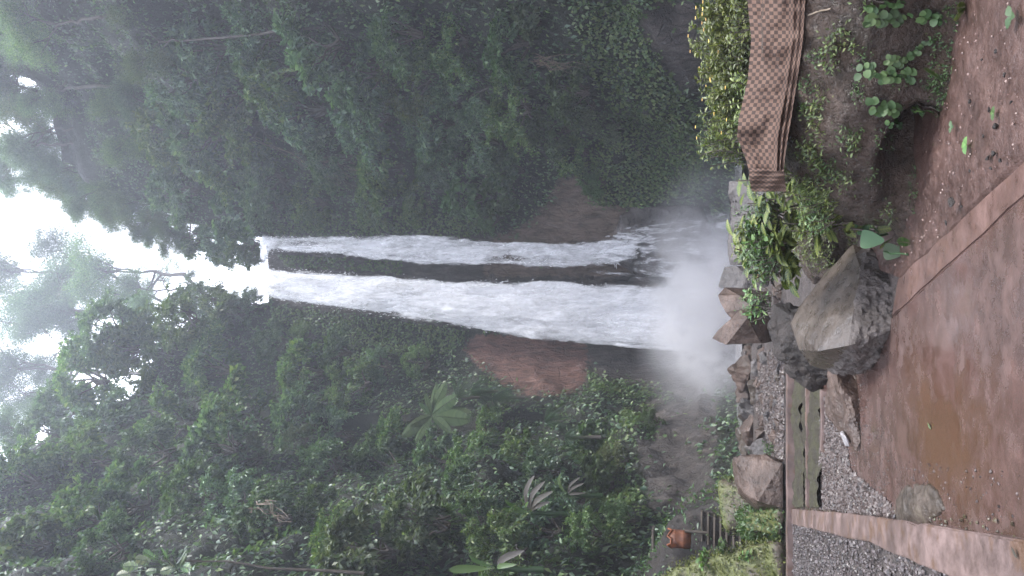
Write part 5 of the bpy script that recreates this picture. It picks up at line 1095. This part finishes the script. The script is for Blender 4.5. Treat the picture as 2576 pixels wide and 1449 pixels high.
g6 = ('tall leafy tree on the rim above the shaded cliff, sky showing through its crown', 'trees along the rim above the shaded cliff')
g7 = ('hazy tree behind the brow of the slope, half lost against the white sky', 'hazy trees behind the brow of the slope')
for q in [(60, 60, 150, 50, 1, Mi, *g6), (90, 230, 130, 54, 0, Mi, *g6), (60, 370, 130, 58, 1, Bl, *g6), (230, 90, 120, 50, 2, Bl, *g6), (240, 330, 110, 58, 0, Bl, *g6), (180, 430, 90, 62, 2, Mi, *g6), (330, 200, 110, 54, 1, Mi, *g6), (330, 430, 90, 62, 0, Mi, *g6), (300, 60, 110, 47, 0, Bl, *g6),
          (330, 520, 75, 63, 2, Mi, 'tree leaning from the rim into the sky gap, nearest the middle of the gap', None), (450, 560, 80, 64, 0, Mi, 'tree on the rim right above the thinner waterfall lip', None), 
          (640, 640, 40, 67, 5 - 5, Mi, 'low bushy tree right behind the waterfall lip', None),
          (120, 780, 215, 68, 3, Bl, 'largest open-crowned tree standing in the sky gap, branches visible', None), (300, 690, 120, 70, 2, Mi, 'airy tree in the sky gap beside the largest one', None), (90, 930, 130, 64, 2, Bl, 'airy tree at the end of the sky gap, its bare trunk showing', None), (610, 765, 45, 64, 0, Bl, 'small tree on the brow over the thick waterfall lip', None),
          (130, 330, 120, 50, 1, Bl, *g6), (330, 330, 100, 56, 1, Mi, *g6), (150, 150, 130, 55, 1, Bl, *g6), (230, 220, 120, 60, 1, Mi, *g6), (40, 160, 140, 60, 0, Bl, *g6), (120, 60, 140, 44, 0, Mi, *g6), (260, 480, 80, 60, 1, Bl, *g6), (400, 500, 85, 61, 1, Mi, *g6), (390, 110, 110, 46, 1, Mi, *g6), (380, 260, 100, 50, 0, Bl, *g6),
          (60, 430, 85, 62, 1, Bl, *g6), (150, 450, 80, 62, 0, Mi, *g6), (225, 500, 75, 63, 1, Mi, *g6), (300, 545, 65, 64, 0, Bl, *g6), (400, 575, 60, 64, 1, Mi, *g6), (0, 420, 90, 62, 0, Mi, *g6), (480, 600, 50, 65, 0, Bl, *g6),
          (290, 500, 70, 62, 1, Mi, *g6), (370, 560, 62, 63, 1, Bl, *g6), (440, 600, 58, 64, 1, Mi, *g6), (250, 440, 80, 60, 1, Bl, *g6), (340, 480, 80, 61, 0, Mi, *g6), (200, 490, 65, 63, 0, Bl, *g6),
          (190, 680, 110, 72, 1, Bl, *g7), (60, 690, 110, 74, 2, Mi, *g7), (230, 800, 110, 70, 0, Bl, *g7), (380, 730, 85, 70, 0, Mi, *g7), (150, 880, 110, 68, 1, Bl, *g7), (400, 820, 80, 68, 1, Bl, *g7), (60, 1000, 90, 62, 1, Mi, *g7), (520, 770, 50, 68, 1, Mi, *g7), 
          (500, 712, 34, 68, 1, Bl, *g7), (560, 752, 30, 66, 1, Mi, *g7), (455, 770, 46, 67, 0, Bl, *g7), (560, 642, 34, 66, 1, Bl, *g6), (490, 628, 42, 66, 0, Mi, *g6), (620, 640, 24, 65, 1, Mi, *g6),
          (60, 1080, 90, 58, 0, Bl, 'small rim tree on the brow past the end of the sky gap', None)]: rimtree(*q)

# ------------------------------------------------------------------ dry branches
def twigs(label, a, b_, Y, n, spread, seed):
    g = np.random.default_rng(seed); m_ = MB(); o0 = W(*a, Y)
    for k in range(n):
        m_.add(*tube(curve(o0 + g.normal(0, .15, 3), W(b_[0] + g.normal() * spread, b_[1] + g.normal() * spread, Y - g.random()), .1, .5, 12, seed + k) - o0, np.linspace(.03, .01, 12), 4))
    obj('dry_branch', m_.mesh('dry_branch'), M_TWIG, label=label, cat='branch', loc=tuple(o0))
h, n = hit(1420, 160); twigs('bundle of dry bare twigs hanging in front of the shaded cliff', (1345, 150), (1440, 165), h[1] - 1.6, 12, 14, 3)
h, n = hit(800, 450); twigs('long bare brown vine stems hanging down the cliff on the mat side', (560, 310), (900, 470), h[1] - 2.0, 5, 16, 4)
h, n = hit(900, 420); twigs('tangle of dry brown stems beside the olive shrub', (800, 400), (900, 430), h[1] - 1.8, 9, 18, 5)
twigs('bare leaning stems in the dark gap below the drooping grey-green shrub', (640, 1270), (720, 1300), 30, 5, 10, 6)

# ------------------------------------------------------------------ steps, bin and mossy bank
M_STEP = mudmat('old_step_concrete', (.05, .042, .036), (.10, .085, .072), (.15, .13, .11), 2, (.4, .7), .5, .02)
s0 = W(1800, 1362, 24); t = thing('steps', 'dark narrow concrete steps climbing the bank behind the mossy slope', 'steps', tuple(G(1800 + 60, 1362, 0) * [0, 0, 0] + [s0[0], 23.5, 0]))
M_TREAD = mudmat('lit_step_tread', (.09, .075, .06), (.15, .128, .108), (.21, .18, .155), 3, (.4, .7), .6, .02)  # paler than the risers: light on the step tops put into the colour
for k in range(11):
    V, F = box(0, .17 + k * .18, .19 * k, .86, .34, .2); V += (fbm(V * 3 + k, 2, 3) * .02)[:, None]; so_ = obj('step', make_mesh('step', V, F, None, False), M_ROCKD, t)
    V, F = box(.01 * (k % 3), .13 + k * .18, .19 * k + .125, .92, .36, .05); V += (fbm(V * 3 + k, 2, 5) * .025)[:, None]; obj('tread', make_mesh('tread', V, F, None, False), M_TREAD, so_)
mr = rockmat('rusty_sheet', (.06, .022, .012), (.14, .05, .026), (.24, .10, .05), 5, (.5, .8), .4, .01); mo_ = rockmat('orange_torn_edge', (.11, .035, .014), (.2, .06, .022), (.27, .10, .045), 6, (.4, .7), .3, .01)
bb = W(1738, 1358, 24.2); t = thing('rusty_bin', 'rusty brown metal bin with a torn orange rim at the top of the narrow steps', 'bin', tuple(bb))
a = np.linspace(0, 2 * np.pi, 25)[:-1]
V = np.concatenate([np.c_[np.cos(a) * .27 * q, np.sin(a) * .27 * q, np.full(24, z) + (0 if z < .5 else .05) * np.sin(a * 5)] for z, q in ((0, 1), (.2, 1.02), (.22, 1.05), (.24, 1.02), (.45, 1.02), (.47, 1.05), (.49, 1.02), (.62, 1.0))])
i = np.arange(7)[:, None] * 24; j = np.arange(24)[None]; F = np.stack([i + j, i + (j + 1) % 24, i + 24 + (j + 1) % 24, i + 24 + j], -1).reshape(-1, 4); ob = obj('bin_body', make_mesh('bin_body', V, F), mr, t); ob.modifiers.new('t', 'SOLIDIFY').thickness = .012
c = np.c_[np.cos(a) * .275, np.sin(a) * .275, .62 + .06 * np.sin(a * 5) + .03 * np.sin(a * 11)]; c = np.concatenate([c, c[:1]]); V, F = tube(c, .03, 5); obj('torn_rim', make_mesh('torn_rim', V, F), mo_, t)
V = np.concatenate([np.c_[np.cos(a[8:18]) * .285, np.sin(a[8:18]) * .285, np.full(10, z) + w_ * np.sin(a[8:18] * 7) * .06] for z, w_ in ((.60, 0), (.46, 1))]); obj('torn_liner', make_mesh('torn_liner', V, grid_faces(10, 2)), mo_, t)
p = W(1643, 1352, 25.2); V, F = box(0, 0, 0, .62, .5, .07); V += (fbm(V * 2, 2, 1) * .02)[:, None]; obj('stone_slab', make_mesh('stone_slab', V, F, None, False), M_STEP, label='thin stone slab lying above the rusty bin like a lintel', cat='slab', loc=tuple(p))
V, F = tube(np.array([(0, 0, -.35), (.01, 0, .3)]), .05, 7); obj('wooden_post', make_mesh('wooden_post', V, F), M_BARK, label='short dark post beside the rusty bin', cat='post', loc=tuple(W(1748, 1338, 24)))
def bank(name, label, pts, m, lm, nleaf, lL, seed, cat='bank', size=.12):
    me = rockmesh(name, pts, size, .22, .8, seed, 2); co = np.empty(len(me.vertices) * 3, np.float32); me.vertices.foreach_get('co', co); co = co.reshape(-1, 3).astype(float); nn = np.empty(len(me.vertices) * 3, np.float32); me.vertices.foreach_get('normal', nn); nn = nn.reshape(-1, 3)
    o_ = obj(name, me, m, label=label, cat=cat); g = np.random.default_rng(seed); k = g.integers(0, len(co), nleaf * 2); pt = fbm(co * .9, 3, seed + 2)[k]; k = k[(nn[k, 2] > -.6) & (pt > -.5)][:nleaf]; n = len(k)
    P = co[k] + g.normal(0, size * .6, (n, 3)); D = nn[k] * .7 + g.normal(0, .5, (n, 3)); L = lL * g.uniform(.5, 1.3, n); V, F, A = leaves(P, D, nn[k] + [0, 0, .6] + g.normal(0, .3, (n, 3)), L, L * .45, 'dia', .2, .3); obj('foliage', make_mesh('foliage', V, F, A), lm, o_)
M_BANK = rockmat('mossy_earth', (.06, .05, .036), (.11, .09, .066), (.17, .145, .11), 1.5, (.4, .7), .7, .04, moss=(.11, .125, .03), mossamt=.55)
bank('earth_bank', 'dark earth bank behind the narrow steps and the rusty bin', [(-12, 24.6, -.3), (-6.4, 24.8, -.3), (-6.8, 25.4, 1.6), (-7.6, 26, 3.0), (-12, 26, 4.4), (-12, 33, 4.5), (-7, 33, -.3), (-12, 33, -.3)], M_ROCKD, M_DARK, 2500, .2, 85, size=.3)
bank('mossy_bank', 'mossy yellow-green bank sloping down to the far concrete ledge at the photo edge', pxs([(1640, 1498, 21.2), (1700, 1433, 21), (1760, 1413, 20.7), (1850, 1400, 20.2), (1960, 1368, 19.4), (1966, 1508, 19.2), (1800, 1508, 20.0), (1700, 1568, 20.6), (1966, 1568, 19.2), (1700, 1508, 23), (1960, 1428, 23), (1800, 1418, 22.5), (1620, 1588, 22)]), M_BANK, M_HEDGE, 9000, .10, 81)
bank('planted_terrace', 'low planted earth terrace with small green leaves between the square rock and the mossy bank', pxs([(1862, 1285, 20.5), (1868, 1340, 20.3), (1965, 1345, 19.6), (1966, 1282, 19.6), (1862, 1282, 22), (1965, 1345, 22), (1870, 1345, 22)]), M_BANK, M_FERN, 2200, .12, 82)
bank('mossy_ledge', 'low moss-capped ledge beside the square rock, pointing at the steps', pxs([(1812, 1215, 23), (1818, 1290, 22.6), (1830, 1325, 22.3), (1870, 1325, 22.2), (1900, 1225, 22.5), (1840, 1215, 24), (1880, 1320, 24), (1900, 1260, 24)]), M_BANK, M_YEL, 1800, .09, 83)
for k, (x, y, Y, lb) in enumerate([(1825, 1388, 20.6, 'big-leaved green weed on the mossy bank, nearer the steps'), (1880, 1395, 20.2, 'big-leaved green weed on the mossy bank, nearer the far ledge'), (1775, 1405, 20.9, 'round-leaved weed at the top of the mossy bank')]):
    bush('weed', lb, 'weed', W(x + 12, y, Y - .5), .35, .25, 40, .17, M_BRIGHT if k else M_FERN, 330 + k, asp=.6, nstem=6)
bush('weed', 'green leafy weed growing on the flat rocks of the stream bed, nearest the far ledge', 'weed', G(1945, 1130, .05), .3, .3, 90, .1, M_FERN, 340, nstem=8)

# ------------------------------------------------------------------ haze
hz = bpy.data.materials.new('haze'); hz.use_nodes = True; nt = hz.node_tree; nt.nodes.clear(); o = nt.nodes.new('ShaderNodeOutputMaterial')
v = nd(nt, 'ShaderNodeVolumePrincipled', {'Color': (.85, .9, 1, 1), 'Density': 0.0019, 'Anisotropy': .55}); nt.links.new(v.outputs[0], o.inputs['Volume'])
V, F = box(0, 40, 40, 90, 120, 84); V[:, 2] = np.where(V[:, 2] < 0, -2.2, 92)
obj('haze', make_mesh('haze', V, F, None, False), hz, kind='stuff')
